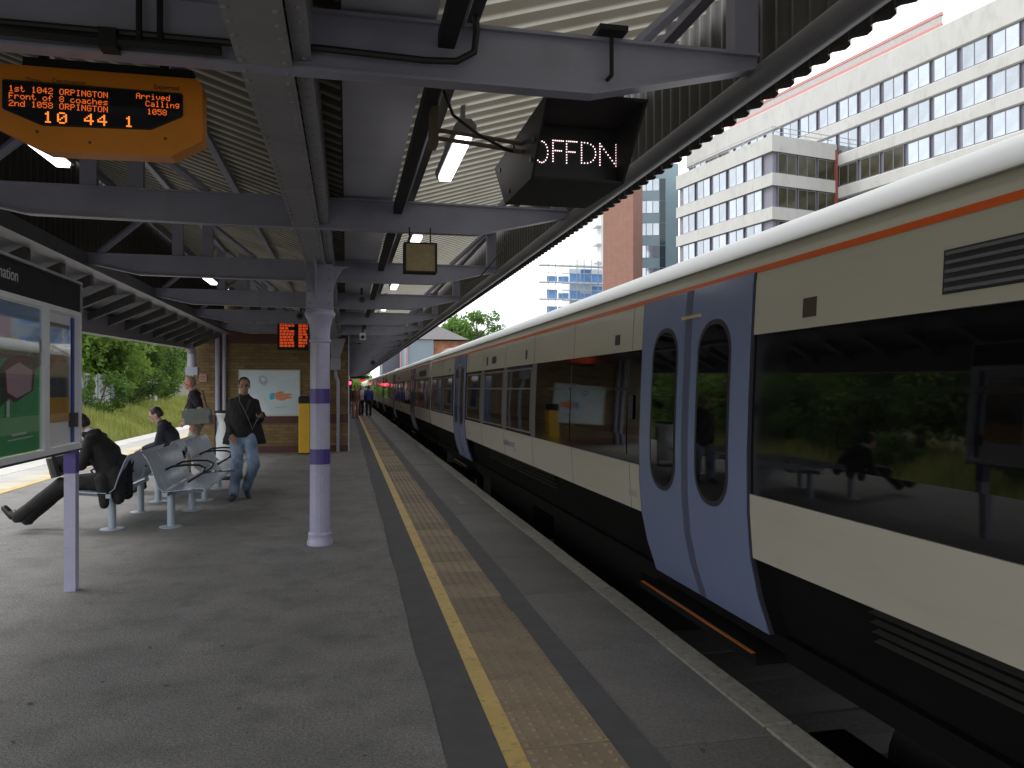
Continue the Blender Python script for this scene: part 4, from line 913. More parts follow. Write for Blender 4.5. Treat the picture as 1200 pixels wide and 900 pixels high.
    remesh(c, clothes.get('topname','jacket'), clothes['top'], .011, t, 3)
    tex = bpy.data.textures.get('folds') or bpy.data.textures.new('folds','CLOUDS'); tex.noise_scale=.11; tex.noise_depth=2
    tp = t.children[-1] if False else [k for k in t.children if k.name.split('.')[0]==clothes.get('topname','jacket')][-1]
    dm = tp.modifiers.new('folds','DISPLACE'); dm.texture=tex; dm.strength=.022; dm.mid_level=.5
    # trousers
    c = MB(); c.loft([(pel-sp*.10,.13*bw,.11),(pel-sp*.02,.165*bw,.122*bw),(pel+sp*.08,.15*bw,.115*bw)], right, fwd)
    q=clothes.get('trw',.018)
    for s in ('r','l'):
        hp,kn,an = V3(J['hip_'+s]),V3(J['kn_'+s]),V3(J['an_'+s]); c.cap(hp,kn,(.086+q*.6)*bw,.060+q); c.cap(kn,kn+(an-kn)*.55,.060+q,.052+q); c.cap(kn+(an-kn)*.5,kn+(an-kn)*.98,.052+q,.050+q)
    tr_ = remesh(c,'trousers',clothes['trousers'],.011,t,2); dm = tr_.modifiers.new('folds','DISPLACE'); dm.texture=tex; dm.strength=.018; dm.mid_level=.5
    for s in ('r','l'):
        an,to = V3(J['an_'+s]),V3(J['toe_'+s]); c=MB(); d=(to-an); heel=an-V3((d.x,d.y,0)).normalized()*.035
        upv = V3(J.get('foot_up',(0,0,1)))
        c.cap(heel-upv*.025, an-upv*.02+d*.4, .040,.046); c.cap(an-upv*.03+d*.35, to-upv*.015, .045,.036); c.cap(an+upv*.035,an-upv*.02,.052,.050)
        remesh(c,'shoe',clothes['shoe'],.009,t,2)
    return t, P, R
M_eye = mat('eye_dark',(.03,.02,.015),.2,var=0)
M_sk1 = mat('skin_olive',(.30,.17,.11),.5,var=.06,scale=14); M_sk2 = mat('skin_fair',(.46,.28,.21),.5,var=.06,scale=14); M_sk3 = mat('skin_ruddy',(.48,.24,.18),.5,var=.1,scale=14)
M_hairb = mat('hair_black',(.015,.012,.010),.5,var=.2,scale=40,bump=.4,bscale=150); M_hairg = mat('hair_grey_short',(.20,.16,.14),.7,var=.2,scale=40)
M_coat = mat('black_wool_coat',(.009,.009,.010),.85,var=.3,scale=12,bump=.2,bscale=60); M_navy = mat('navy_cloth',(.012,.013,.022),.85,var=.25,scale=12)
M_jean = mat('faded_jeans',(.07,.12,.21),.85,scale=5,col2=(.30,.38,.50),bump=.2,bscale=120); M_beige = mat('beige_trousers',(.25,.22,.18),.85,var=.12)
M_char = mat('charcoal_trousers',(.013,.012,.012),.85,var=.25,scale=10); M_shoe = mat('black_leather_shoe',(.014,.012,.011),.35,var=.2)
M_sneak = mat('dark_trainer',(.03,.035,.05),.6,var=.3,scale=30); M_shirt = mat('white_shirt',(.6,.6,.62),.8,var=.05)

# young man walking towards the camera
J = dict(pelvis=(-.02,-.02,.93), chest=(-.03,.02,1.20), neck=(-.05,.05,1.455), head=(-.055,.095,1.585), yaw=.16, pitch=-.02, build=1.0,
  sh_r=(.105,.02,1.35), el_r=(.18,-.04,1.11), wr_r=(.11,.09,.92), hd_r=(-.35,.2,-1), pn_r=(-.3,.9,.1), th_r=1, curl_r=.7,
  sh_l=(-.195,.03,1.35), el_l=(-.26,.02,1.12), wr_l=(-.27,.25,1.16), hd_l=(-.45,1,.15), pn_l=(0,.0,1), th_l=1, curl_l=.6,
  hip_r=(.06,-.01,.88), kn_r=(.03,.13,.50), an_r=(.09,.02,.09), toe_r=(.11,.19,.04),
  hip_l=(-.11,-.01,.88), kn_l=(-.19,.16,.49), an_l=(-.05,-.18,.14), toe_l=(-.10,-.02,.05))
coat_old = [((.16,-.02,1.0),(.27,-.07,.74),.09,.05),((.10,-.06,.95),(.18,-.10,.72),.10,.05),((-.18,.0,1.0),(-.27,.0,.74),.085,.05),((-.05,-.08,.95),(-.05,-.14,.74),.10,.06)]
tD, PD, RD = person('young man in an open black coat and faded jeans walking towards the camera', (-1.44,11.28,0), PI, J,
  dict(skin=M_sk1, hair=M_hairb, top=M_coat, topname='coat', trousers=M_jean, shoe=M_sneak, loose=.016, lofts=[[((-.04,-.07,.77),.30,.085),((-.04,-.05,.88),.275,.10),((-.04,-.02,1.03),.235,.115),((-.04,.0,1.2),.205,.12),((-.04,.02,1.34),.17,.10)]], trw=.022))
x=MB(); x.prism([(.075,1.40),(.02,1.40),(-.045,1.16),(.03,1.30)],.146,.152); x.prism([(-.165,1.40),(-.115,1.40),(-.06,1.16),(-.13,1.30)],.146,.152); split_build(x,'lapel', mat('lapel_cloth',(.022,.022,.025),.8,var=.2), tD, local=True)
x=MB(); x.tube([(.01,.17,1.50),(-.01,.185,1.36),(-.09,.185,1.2),(-.14,.185,1.08),(-.17,.17,.98),(-.20,.2,1.05),(-.27,.3,1.15)], .0022, 6); x.build('earphone_cord', mat('grey_cord',(.3,.3,.3),.5,var=0), tD, local=True)
ph = MB(); ph.bbox(-.035,.035,-.004,.004,-.06,.06,.003); p_=ph.build('phone', M_blackp, None); p_.location=(-1.44+.335,11.28-.38,1.20); p_.rotation_euler=(.9,.3,-.5)
tag(p_, 'dark phone held in the raised hand of the walking young man', 'phone')

# man in the black coat on the nearest left-facing seat
J = dict(pelvis=(0,.0,.55), chest=(0,.10,.82), neck=(0,.24,1.06), head=(0,.36,1.15), yaw=.05, pitch=-.55, build=1.08, front=(0,1,.3), hem=.08,
  sh_r=(.19,.19,1.00), el_r=(.22,.28,.74), wr_r=(.10,.50,.68), hd_r=(-.5,1,-.15), pn_r=(0,-.1,-1), th_r=-1, curl_r=.8,
  sh_l=(-.19,.19,1.00), el_l=(-.23,.27,.73), wr_l=(-.10,.49,.68), hd_l=(.5,1,-.15), pn_l=(0,-.1,-1), th_l=1, curl_l=.8,
  hip_r=(.10,.06,.54), kn_r=(.13,.50,.50), an_r=(.16,.93,.11), toe_r=(.18,1.06,.20), foot_up=(0,-.35,.93),
  hip_l=(-.10,.06,.54), kn_l=(-.10,.50,.52), an_l=(-.04,.95,.17), toe_l=(-.02,1.08,.28))
tA, PA, RA = person('man in a black coat and suit sitting bent forward, legs stretched out to the left', (-2.50,9.22,0), PI/2, J,
  dict(skin=M_sk2, hair=M_hairb, top=M_coat, topname='coat', trousers=M_char, shoe=M_shoe, loose=.03,
   extra=[((.10,-.06,.60),(.10,-.10,.36),.10,.06),((-.12,-.05,.60),(-.16,-.08,.34),.11,.06),((-.16,.08,.55),(-.20,.05,.30),.09,.05),((0,-.08,.7),(0,-.10,.42),.12,.07),((-.02,.30,1.04),(0,.2,1.04),.05,.08)]))
x=MB(); x.cap((0,.30,1.03),(0,.26,1.07),.062,.062,12); x.cap((.0,.34,.98),(0,.36,.90),.03,.02,8); x.build('shirt_collar', M_shirt, tA, local=True, smooth=True)
bg_ = MB(); bg_.bbox(-.17,.17,-.05,.05,0,.24,.03); bg_.tube([(-.06,0,.235),(-.05,0,.275),(.05,0,.275),(.06,0,.235)],.01,6)
o_=bg_.build('black_bag', mat('black_leather_bag',(.02,.018,.017),.4,var=.2,scale=10)); o_.location=(-3.03,9.18,.60); o_.rotation_euler=(-.25,0,PI/2); tag(o_,'black bag held on the knees of the man in the black coat','bag')
# second seated man
J = dict(pelvis=(0,.0,.55), chest=(0,.08,.82), neck=(0,.19,1.05), head=(0,.28,1.15), yaw=.15, pitch=-.42, build=1.0, front=(0,1,.3),
  sh_r=(.19,.15,.99), el_r=(.23,.22,.73), wr_r=(.09,.44,.66), pn_r=(0,-.1,-1), th_r=-1,
  sh_l=(-.19,.15,.99), el_l=(-.23,.20,.73), wr_l=(-.09,.42,.66), pn_l=(0,-.1,-1),
  hip_r=(.10,.06,.54), kn_r=(.13,.48,.52), an_r=(.13,.50,.10), toe_r=(.14,.66,.05),
  hip_l=(-.10,.06,.54), kn_l=(-.12,.48,.52), an_l=(-.12,.50,.10), toe_l=(-.13,.66,.05))
person('dark haired man in a navy jacket sitting with bowed head behind the benches', (-2.50,12.3,0), PI/2, J,
  dict(skin=M_sk2, hair=M_hairb, top=M_navy, topname='jacket', trousers=M_char, shoe=M_shoe, loose=.02))
# older man walking left
J = dict(pelvis=(0,-.02,.95), chest=(0,.01,1.24), neck=(0,.03,1.50), head=(0,.10,1.64), yaw=.25, pitch=-.05, build=1.08,
  sh_r=(.20,.01,1.44), el_r=(.25,.02,1.16), wr_r=(.22,.18,.98),
  sh_l=(-.20,.0,1.44), el_l=(-.25,-.12,1.18), wr_l=(-.25,-.02,.95), pn_l=(1,0,0),
  hip_r=(.09,-.02,.90), kn_r=(.10,.14,.50), an_r=(.10,.16,.09), toe_r=(.10,.32,.04),
  hip_l=(-.09,-.02,.90), kn_l=(-.10,.02,.48), an_l=(-.10,-.22,.12), toe_l=(-.10,-.06,.04))
person('older balding man in a dark polo shirt walking left by the brick wall', (-2.62,14.5,0), PI/2, J,
  dict(skin=M_sk3, hair=M_hairg, brow=M_hairg, top=M_navy, topname='polo_shirt', short=True, trousers=M_beige, shoe=M_shoe, loose=.014, hairline=-.02))
bg_ = MB(); bg_.bbox(-.24,.24,-.07,.07,0,.27,.04); bg_.box(-.235,.235,-.076,-.07,.13,.255)
o_=bg_.build('shoulder_bag', mat('grey_bag_cloth',(.13,.14,.13),.7,var=.15,scale=10)); o_.location=(-2.52,14.18,.93); o_.rotation_euler=(0,-.08,0); tag(o_,'grey shoulder bag hanging at the side of the older balding man','bag')
bg_ = MB(); bg_.tube([(-2.72,14.16,1.19),(-2.62,14.22,1.40),(-2.55,14.45,1.55),(-2.45,14.5,1.50),(-2.35,14.2,1.19)],.012,6); s_o=bg_.build('strap', mat('maroon_strap',(.12,.02,.03),.7,var=.1), o_); s_o.matrix_parent_inverse = Matrix.Translation((-2.52,14.18,.93)).inverted() if False else Matrix.Identity(4)
for v_ in s_o.data.vertices: v_.co = v_.co-V3((-2.52,14.18,.93))
# distant passengers
def simpleJ(stride=.1, lean=0, arm=.1):
    return dict(pelvis=(0,0,.93), chest=(0,.01,1.2), neck=(0,.02,1.45), head=(0,.05,1.59), sh_r=(.18,0,1.4), el_r=(.22,-.03,1.13), wr_r=(.21,arm,.92), sh_l=(-.18,0,1.4), el_l=(-.22,-.03,1.13), wr_l=(-.21,arm,.92),
      hip_r=(.09,0,.88), kn_r=(.1,stride*.8,.5), an_r=(.1,stride,.09), toe_r=(.1,stride+.15,.04), hip_l=(-.09,0,.88), kn_l=(-.1,0,.48), an_l=(-.1,-stride,.1), toe_l=(-.1,-stride+.15,.04))
mk = lambda n,c: mat(n,c,.8,var=.1)
dist = [('passenger in a brown top with bare legs at the far end of the platform',416.5,40,0,(.15,.08,.05),(.35,.2,.15),M_hairb),
 ('passenger in a pale pink top and black trousers at the far end of the platform',423,44,.2,(.55,.42,.42),(.02,.02,.02),mk('hair_auburn',(.16,.07,.03))),
 ('passenger in a blue top beside the train at the far end of the platform',432,43,PI,(.03,.04,.22),(.02,.02,.03),M_hairb),
 ('passenger in dark clothes against the wall at the far end of the platform',411.5,46,PI,(.03,.05,.06),(.02,.02,.02),M_hairb),
 ('passenger in an orange-brown top among the far group on the platform',420,52,.1,(.35,.16,.07),(.03,.03,.03),M_hairb)]
for i,(lb,px,Yd,rz,ct_,ctr,hr) in enumerate(dist):
    x = fp(px,455,Yd)[0]
    person(lb,(x,Yd,0),PI+rz,simpleJ(.08+.05*(i%3),0,.05*i),dict(skin=M_sk2,hair=hr,top=mk('distant_top_%s'%['brown','pink','blue','dark','orange'][i],ct_),topname='top',trousers=mk('distant_trousers_%s'%['skin','black','navy','coal','grey'][i],ctr),shoe=M_shoe,loose=.015),'passengers standing far along the platform',voxel=.016)

# ------------------------------------------------------------------ train
PROF = [(.22,2.205),(.30,2.18),(.45,2.13),(.66,2.085),(.9,2.067),(1.2,2.065),(1.5,2.075),(1.83,2.09),(2.1,2.105),(2.20,2.115),(2.27,2.15)]
def hw(z):
    for (a,xa),(c,xc) in zip(PROF[:-1],PROF[1:]):
        if a<=z<=c: return 3.5-(xa+(xc-xa)*(z-a)/(c-a))
    return 3.5-(PROF[0][1] if z<PROF[0][0] else PROF[-1][1])
def side(b, ya, yb, za, zb_, off, th=None, s=-1, n=None):
    """piece of the carriage side between heights za..zb_, standing off the side profile by off; th gives thickness inward"""
    zs = sorted({za,zb_}|{z for z,_ in PROF if za<z<zb_}); k=len(zs)
    vs = [(s*(hw(z)+off),y,z) for y in (ya,yb) for z in zs]
    fs = [(i,i+1,k+i+1,k+i) for i in range(k-1)]
    if th:
        m=2*k; vs += [(s*(hw(z)+off-th),y,z) for y in (ya,yb) for z in zs]
        fs += [(m+i,m+k+i,m+k+i+1,m+i+1) for i in range(k-1)]+[(i,m+i,m+i+1,i+1) for i in range(k-1)]+[(k+i,k+i+1,m+k+i+1,m+k+i) for i in range(k-1)]+[(0,k,m+k,m),(k-1,m+k-1,m+2*k-1,2*k-1)]
    b.add(vs, fs); return b
def rrect(cy, cz, w, h, r, n=7):
    pts=[]
    for sx,sz,a0 in ((1,1,0),(-1,1,90),(-1,-1,180),(1,-1,270)):
        for k in range(n): a=math.radians(a0+90*k/(n-1)); pts.append((cy+sx*(w/2-r)+r*math.cos(a), cz+sz*(h/2-r)+r*math.sin(a)))
    return pts
def on_side(b, pts, off):
    """flat-printed or glazed shape that follows the curved side: a fan of strips"""
    zs=[z for _,z in pts]; n=len(pts); vs=[(-(hw(z)+off),y,z) for y,z in pts]; cy=sum(p[0] for p in pts)/n
    # split into horizontal strips
    lo,hi=min(zs),max(zs); lv=sorted({lo,hi}|{z for z,_ in PROF if lo<z<hi}|set((lo+hi)/2-(hi-lo)/2*math.cos(PI*q/40) for q in range(41)))
    rows=[]
    for z in lv:
        ys=[]
        for (ya,za),(yb,zb2) in zip(pts,pts[1:]+pts[:1]):
            if (za-z)*(zb2-z)<=0 and za!=zb2: ys.append(ya+(yb-ya)*(z-za)/(zb2-za))
        if not ys: ys=[y for y,zz in pts if abs(zz-z)<1e-6]
        rows.append((z,min(ys),max(ys)))
    vs=[]; 
    for z,a,c in rows: vs += [(-(hw(z)+off),a,z),(-(hw(z)+off),c,z)]
    b.add(vs,[(2*i,2*i+1,2*i+3,2*i+2) for i in range(len(rows)-1)]); return b
LC = 19.95; DOORS = (4.28, 14.15)           # door openings, local y of the near edge; width 1.53
car = thing('train_carriage', 'cream and black carriage nearest the camera, with closed blue double doors', 'train carriage', (0,0,0), 0, 'carriages of the train at the platform')
segs = [(0.02,DOORS[0]),(DOORS[0]+1.53,DOORS[1]),(DOORS[1]+1.53,LC-.02)]
b = MB()
for s in (-1,1):
    for ya,yb in segs:
        side(b,ya,yb,.66,.995,0,.04,s); side(b,ya,yb,1.83,2.27,0,.04,s)
    for d0 in DOORS: side(b,d0,d0+1.53,2.165,2.27,0,.04,s)
for y in (.02,LC-.06): b.prism([(-hw(z)+.005,z) for z in (.66,.9,1.5,2.1,2.27)]+[(-1.0,2.56),(0,2.66),(1.0,2.56)]+[(hw(z)-.005,z) for z in (2.27,2.1,1.5,.9,.66)], y, y+.04)
b.build('body_shell', M_cream, car, local=True, smooth=30)
b = MB(); rp=[(-1.375,2.272),(-1.37,2.285),(-1.29,2.37),(-1.2,2.43),(-1.05,2.495),(-.9,2.54),(-.5,2.635),(0,2.67)]; rp=rp+[(-x,z) for x,z in rp[-2::-1]]
b.prism(rp, .0, LC); 
b.build('roof', M_roofT, car, local=True, smooth=30)
b = MB()
for y in (3.0,8.2,11.5,16.8): b.bbox(-.45,.45,y,y+1.2,2.60,2.74,.05)
split_build(b, 'roof_vent', M_roofT, car, local=True)
b = MB()
for s in (-1,1): side(b,.01,LC-.01,2.155,2.186,.003,.002,s)
b.build('orange_line', M_oline, car, local=True)
b = MB(); 
for s in (-1,1):
    for ya,yb in segs: side(b,ya,yb,.24,.655,-.10,.03,s)
b.box(-1.25,1.25,.0,LC,.12,.24); b.build('underframe', M_under, car, local=True)
b = MB()
for ya,yb in ((.4,3.45),(8.5,12.4)):
    for k in range(4):
        z=.49+k*.042; b.add([(-(hw(z)-.09),ya,z),(-(hw(z)-.09),yb,z),(-(hw(z)-.055),yb,z-.010),(-(hw(z)-.055),ya,z-.010),(-(hw(z)-.09),ya,z-.008),(-(hw(z)-.09),yb,z-.008)],[(0,1,2,3),(3,2,5,4)])
split_build(b, 'louvre', M_louv, car, local=True)
b = MB(); 
for y in (2.6,17.2):
    b.box(-1.2,-1.0,y-1.5,y+1.5,-.45,-.2); b.box(1.0,1.2,y-1.5,y+1.5,-.45,-.2); b.box(-1.0,1.0,y-.3,y+.3,-.4,-.1)
b.box(-1.15,1.15,6.5,9.2,-.45,.1); b.box(-1.15,1.15,10.2,13.2,-.40,.1); split_build(b, 'bogie', M_under, car, local=True)
wh = MB(); wh.tube([(-.81,0,-.37),(-.67,0,-.37)],.42,24); wh.tube([(.67,0,-.37),(.81,0,-.37)],.42,24); wh.tube([(-.66,0,-.37),(.66,0,-.37)],.08,10); whm=wh.mesh('wheelset',M_dk)
for y in (1.6,3.6,16.2,18.2): link('wheelset', whm, car, (0,y,0))
# glazed bands and windows
WINS = [(.45,1.75),(2.05,3.95),(6.10,7.45),(7.62,8.95),(9.22,10.55),(10.85,12.25),(12.62,13.98),(16.0,17.4),(17.75,19.3)]
b = MB()
for s in (-1,1):
    for ya,yb in segs: side(b,ya+.0,yb-.0,.997,1.828,-.008,.03,s)
b.build('black_band', M_band, car, local=True)
for i,(ya,yb) in enumerate(WINS):
    b = MB()
    if ya>9: 
        side(b,ya-.045,ya,1.03,1.79,.004,.008); side(b,yb,yb+.045,1.03,1.79,.004,.008); side(b,ya,yb,1.765,1.79,.004,.008); side(b,ya,yb,1.03,1.05,.004,.008)
    side(b,ya+.02,yb-.02,1.535,1.555,.002,.008)
    w = b.build('window', M_fr if ya>9 else M_band, car, local=True)
    b = MB(); side(b,ya+.002,yb-.002,1.052,1.533,-.003,.004); side(b,ya+.002,yb-.002,1.557,1.763,-.004,.004); b.build('pane', M_glassT, w, local=True)
b = MB()
for ya,yb in ((8.97,9.17),(10.6,10.8),(12.31,12.57)): side(b,ya,yb,1.0,1.826,.0,.006)
split_build(b, 'window_pillar', M_fr, car, local=True)
# doors
for d0 in DOORS:
    for k in (0,1):
        ya = d0+.012+k*.757; yb = ya+.748
        b = MB(); side(b,ya,yb,.245,2.16,.010,.03); leaf = b.build('door', M_door, car, local=True, smooth=30)
        cy=(ya+yb)/2+(.03 if k==0 else -.03)
        b = MB(); on_side(b, rrect(cy,1.41,.42,1.08,.19), .0115); b.build('window_seal', M_rub, leaf, local=True)
        b = MB(); on_side(b, rrect(cy,1.41,.365,1.02,.165), .0135); b.build('pane', M_glassT, leaf, local=True)
    b = MB(); side(b,d0+.757-.035,d0+.757+.05,.25,2.155,.014,.008); b.build('door_edge_seal', M_doorseal, car, local=True)
    b = MB(); side(b,d0-.006,d0+.010,.25,2.16,.006,.02); side(b,d0+1.52,d0+1.536,.25,2.16,.006,.02); split_build(b, 'door_edge_seal', M_rub, car, local=True)
    b = MB(); b.box(-1.42,-1.2,d0-.05,d0+1.6,.112,.155); st = b.build('step', M_under, car, local=True)
    b = MB(); b.box(-1.420,-1.398,d0,d0+1.55,.156,.161); b.build('step_edge', M_sill, st, local=True)
    b = MB(); on_side(b, rrect(d0+1.53+.20,1.41,.10,.18,.02),.004); b.build('door_button', M_rub, car, local=True)
    b = MB(); side(b,d0+.60,d0+.86,1.98,2.0,.02,.01); b.build('door_lamp', mat('door_lamp_lens',(.6,.45,.3),.3,var=0), car, local=True)
b = MB()
for y in (2.0,6.02,7.53,9.1,10.7,12.44,13.9,17.58):
    side(b,y,y+.006,1.835,2.15,.0015,.002); side(b,y,y+.006,.665,.99,.0015,.002)
split_build(b,'panel_seam', mat('panel_joint_sealant',(.16,.15,.12),.6,var=0), car, local=True)
b = MB()
for y in (1.0,5.9,10.0,13.6): side(b,y,y+.16,.75,.79,.0015,.002)
split_build(b,'label_plate', mat('small_label',(.45,.45,.4),.5,var=.1), car, local=True)
# small fittings on the upper side
def fitting(yc, zc, w, h, m=M_rub, nm='vent'):
    b = MB(); side(b,yc-w/2,yc+w/2,zc-h/2,zc+h/2,.006,.008); b.build(nm, m, car, local=True)
fitting(3.78,1.925,.10,.09,mat('brown_fitting',(.07,.05,.035),.5,var=.1)); fitting(6.35,1.93,.10,.08); fitting(9.5,1.95,.06,.11); fitting(12.1,1.96,.10,.13); fitting(11.55,1.96,.30,.10); fitting(16.4,1.93,.1,.08)
b = MB(); 
for k in range(5): side(b,1.0,2.95,1.895+k*.032,1.907+k*.032,.014,.012)
split_build(b, 'vent_slat', M_fr, car, local=True); b = MB(); side(b,.98,2.97,1.885,2.045,.003,.002); b.build('vent', M_rub, car, local=True)
me = text_mesh('southeastern', .135, 'LEFT', .0008); me.materials.append(M_logo); me.materials.append(M_logo2)
for p in me.polygons: p.material_index = 1 if p.center.x > .36 else 0
link('lettering', me, car, (-(hw(.84)+.004), 10.75, .80), (PI/2,0,-PI/2))
# couple up the rest of the train
car.location = (3.5,-.60,0)
CARL = ['second carriage of the train, beyond the gap after the nearest one','third carriage of the train seen at a sharp angle','fourth carriage of the train, small and far away','fifth carriage of the train, near its far end','last and smallest carriage at the far end of the train']
for k in range(1,6):
    c = copy_tree(car); c.location = (3.5, -.60+k*20.32, 0); c['label'] = CARL[k-1]
for k in range(5):
    pass
g_ = MB()
g_.box(-1.1,1.1,LC-.02,LC+.39,.2,2.3); gm=g_.build('gangway', M_under, car, local=True)

# ------------------------------------------------------------------ far buildings on the right
PH = TH+math.atan((224-600)/900); dv = V3((math.sin(PH),math.cos(PH),0)); nv = V3((dv.y,-dv.x,0))   # along the facade / into the building
def frame_obj(o, P): o.location = P; o.rotation_euler = (0,0,-PH)      # local +y = along the facade, +x = into the building
off_b = thing('office_building', 'large white office building with ribbon windows and a salmon roof rail, above the train', 'building', (43.36,72.49,0)); off_b.rotation_euler=(0,0,-PH)
BAY=2.87; SH=3.55
# window meshes: one bay with two panes
def bay_mesh():
    b = MB(); b.box(-.05,.06,0,BAY,-1.08,1.08)           # back frame (local: x depth, y along, z)
    return b
def window_on(parent, x, y, z, along='y', paneM=M_pane, bay=BAY, flip=1):
    pass
fr_ = MB(); w_=BAY-.42
fr_.box(.02,.10,0,w_,-1.07,-1.0); fr_.box(.02,.10,0,w_,1.0,1.07); fr_.box(.02,.10,0,.06,-1.0,1.0); fr_.box(.02,.10,w_-.06,w_,-1.0,1.0); fr_.box(.02,.10,w_/2-.035,w_/2+.035,-1.0,1.0)
frm_ = fr_.mesh('window', M_pier)
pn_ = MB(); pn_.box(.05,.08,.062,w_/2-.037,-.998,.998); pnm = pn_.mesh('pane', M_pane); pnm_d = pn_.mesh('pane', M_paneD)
def win(parent, x, y, z, rot=0, dark=False):
    f_ = link('window', frm_, parent, (x,y,z), (0,0,rot))
    for k in (0,1):
        p = link('pane', pnm_d if dark else pnm, f_, (0,k*(w_/2-.025),0), (random.uniform(-.004,.004),0,random.uniform(-.012,.012)))
# block B: facade plane at x = 8.894 (local), y from -60 to 26.5 ; block A: x from 0, y 0..17
def spandrel(parent, x0,x1,y0,y1,z0,z1): 
    b = MB(); b.prism([(x0+.12,z0),(x0,z0+.12),(x0,z1-.12),(x0+.12,z1),(x1,z1),(x1,z0)], y0, y1); b.build('spandrel', M_bldW, parent, local=True)
XBf=8.894
b = MB(); b.box(XBf+.35,XBf+16,-60,27.5,-1.3,35.3); b.build('core', M_pier, off_b, local=True)
rowsB = [31.6, 28.05, 24.5, 20.95, 17.4]
spandrel(off_b, XBf, XBf+.5, -60, 27.5, 32.72, 35.5)
for z in rowsB: spandrel(off_b, XBf, XBf+.5, -60, 27.5, z-1.10-1.33, z-1.10)
for z in rowsB[:4]:
    for k in range(-13,10):
        y = -2.868+k*BAY+.28; 
        if z<30 and k>=2: continue
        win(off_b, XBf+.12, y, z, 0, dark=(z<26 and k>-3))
b = MB()
for z0,z1 in ((36.65,36.95),(35.6,35.9)): b.box(XBf+.3,XBf+.6,-12.3,18.5,z0,z1) 
split_build(b,'roof_rail', M_pink, off_b, local=True); b = MB(); b.box(XBf+.35,XBf+.55,-12.2,18.4,35.91,36.64); b.build('roof_fascia', mat('pale_grey_fascia',(.45,.42,.42),.6,var=.1), off_b, local=True)
b = MB(); b.box(XBf+6,XBf+14,-30,20,35.35,37.2); b.build('plant_room', M_bldW, off_b, local=True)
# block A
b = MB(); b.box(.35,XBf+.2,.35,16.9,-1.3,27.7); b.build('core', M_pier, off_b, local=True)
rowsA = [25.15, 21.6, 18.05, 14.5]
def ringband(z0,z1):
    b = MB(); b.box(0,.4,0,17.2,z0,z1); b.box(.4,XBf-.03,0,.4,z0,z1); b.build('spandrel', M_bldW, off_b, local=True)
ringband(26.3,28.0)
for z in rowsA: ringband(z-1.10-1.3, z-1.10)
for z in rowsA[:3]:
    for k in range(6): win(off_b, .10, 1.15+k*2.6, z, 0, dark=False) if False else None
    for k in range(5): 
        win(off_b, .10, 1.75+k*2.95, z, 0)
    for k in range(3): win(off_b, .6+(k+1)*2.72, .10, z, PI/2, dark=True)
b = MB(); b.box(XBf-.25,XBf-.02,-.15,.15,12,27.4); b.build('corner_pipe', mat('rust_red_pipe',(.25,.07,.05),.6,var=.1), off_b, local=True)
b = MB()
for z in (28.5,29.0): b.tube([(.4,.4,z),(.4,16.5,z)],.04,5); b.tube([(.4,.4,z),(XBf-.3,.4,z)],.04,5)
for k in range(8): b.tube([(.4,.4+k*2.3,28.0),(.4,.4+k*2.3,29.0)],.03,5)
for k in range(4): b.tube([(.4+k*2.2,.4,28.0),(.4+k*2.2,.4,29.0)],.03,5)
b.build('roof_handrail', M_railm, off_b, local=True)
# brick tower + teal glass block
tw = thing('brick_tower', 'plain red brick stair tower left of the white offices', 'building', (38.2,101.5,0))
p0=V3((35.93,104.78,0)); p1=V3((39.05,101.04,0)); p2=V3((41.08,102.65,0)); p3=p0+(p2-p1)
b = MB(); b.prism([(p.x,p.y) for p in (p1,p2,p3,p0)], -1.3, 40, 'Z'); b.build('wall', M_tower, tw)
gl = thing('glass_office', 'teal glazed office block between the brick tower and the white offices', 'building', (45,110,0))
q0=V3((42.8,110.9,0)); q1=V3((47.53,109.44,0)); q2=V3((49.86,109.96,0)); q3=V3((52,118,0)); q4=V3((44,120,0))
b = MB(); b.prism([(p.x,p.y) for p in (q0,q1,q2,q3,q4)], -1.3, 36.0, 'Z'); b.build('wall', M_teal, gl)
e=(q1-q0).normalized(); nn=V3((e.y,-e.x,0)); Lq=(q1-q0).length
for r in range(10):
    z=33.2-r*3.4
    for k in range(5):
        a=q0+e*(.1+k*Lq/5)+nn*.05; c=a+e*(Lq/5-.12)
        b = MB(); b.prism([(a.x,a.y),(c.x,c.y),(c.x-nn.x*.15,c.y-nn.y*.15),(a.x-nn.x*.15,a.y-nn.y*.15)], z-1.5, z+.3, 'Z'); b.build('window', M_teald if k in(0,4) else M_pane, gl)
        if k in (0,1,4):
            b = MB(); b.prism([(a.x,a.y),(c.x,c.y),(c.x-nn.x*.15,c.y-nn.y*.15),(a.x-nn.x*.15,a.y-nn.y*.15)], z-3.0, z-1.55, 'Z'); b.build('window', M_teald if k!=1 else M_teal, gl)
for px_ in (0,):
    pass
pb_ = thing('pale_apartment_block', 'pale apartment block with thin balcony slabs left of the red brick tower', 'building', (41,136,0))
xw0=fp(704,0,134)[0]; b = MB(); b.box(xw0,xw0+6,134,150,-1.3,42); b.build('wall', M_pale, pb_)
for r in range(11): b = MB(); b.box(xw0-1.0,xw0+.1,133.2,136,41-r*3.3,41.25-r*3.3); b.build('balcony', M_pale, pb_)
sc = thing('scaffolded_building', 'low building wrapped in blue scaffold sheeting beyond the train roof', 'building', (46,155,0))
xs0=fp(640,0,128)[0]; xs1=fp(706,0,128)[0]
b = MB(); b.box(xs0+4.5,xs1+2,129,133,-1.3,22.5); b.build('wall', M_pale, sc)
for r in range(8):
    for k in range(5):
        if True: b = MB(); xa=xs0+k*(xs1-xs0)/5; b.box(xa+.1,xa+(xs1-xs0)/5-.1,127.9,128,19.8-r*2.9,19.8-r*2.9+random.choice((1.1,1.7,2.4))); b.build('sheeting', M_scaf, sc)
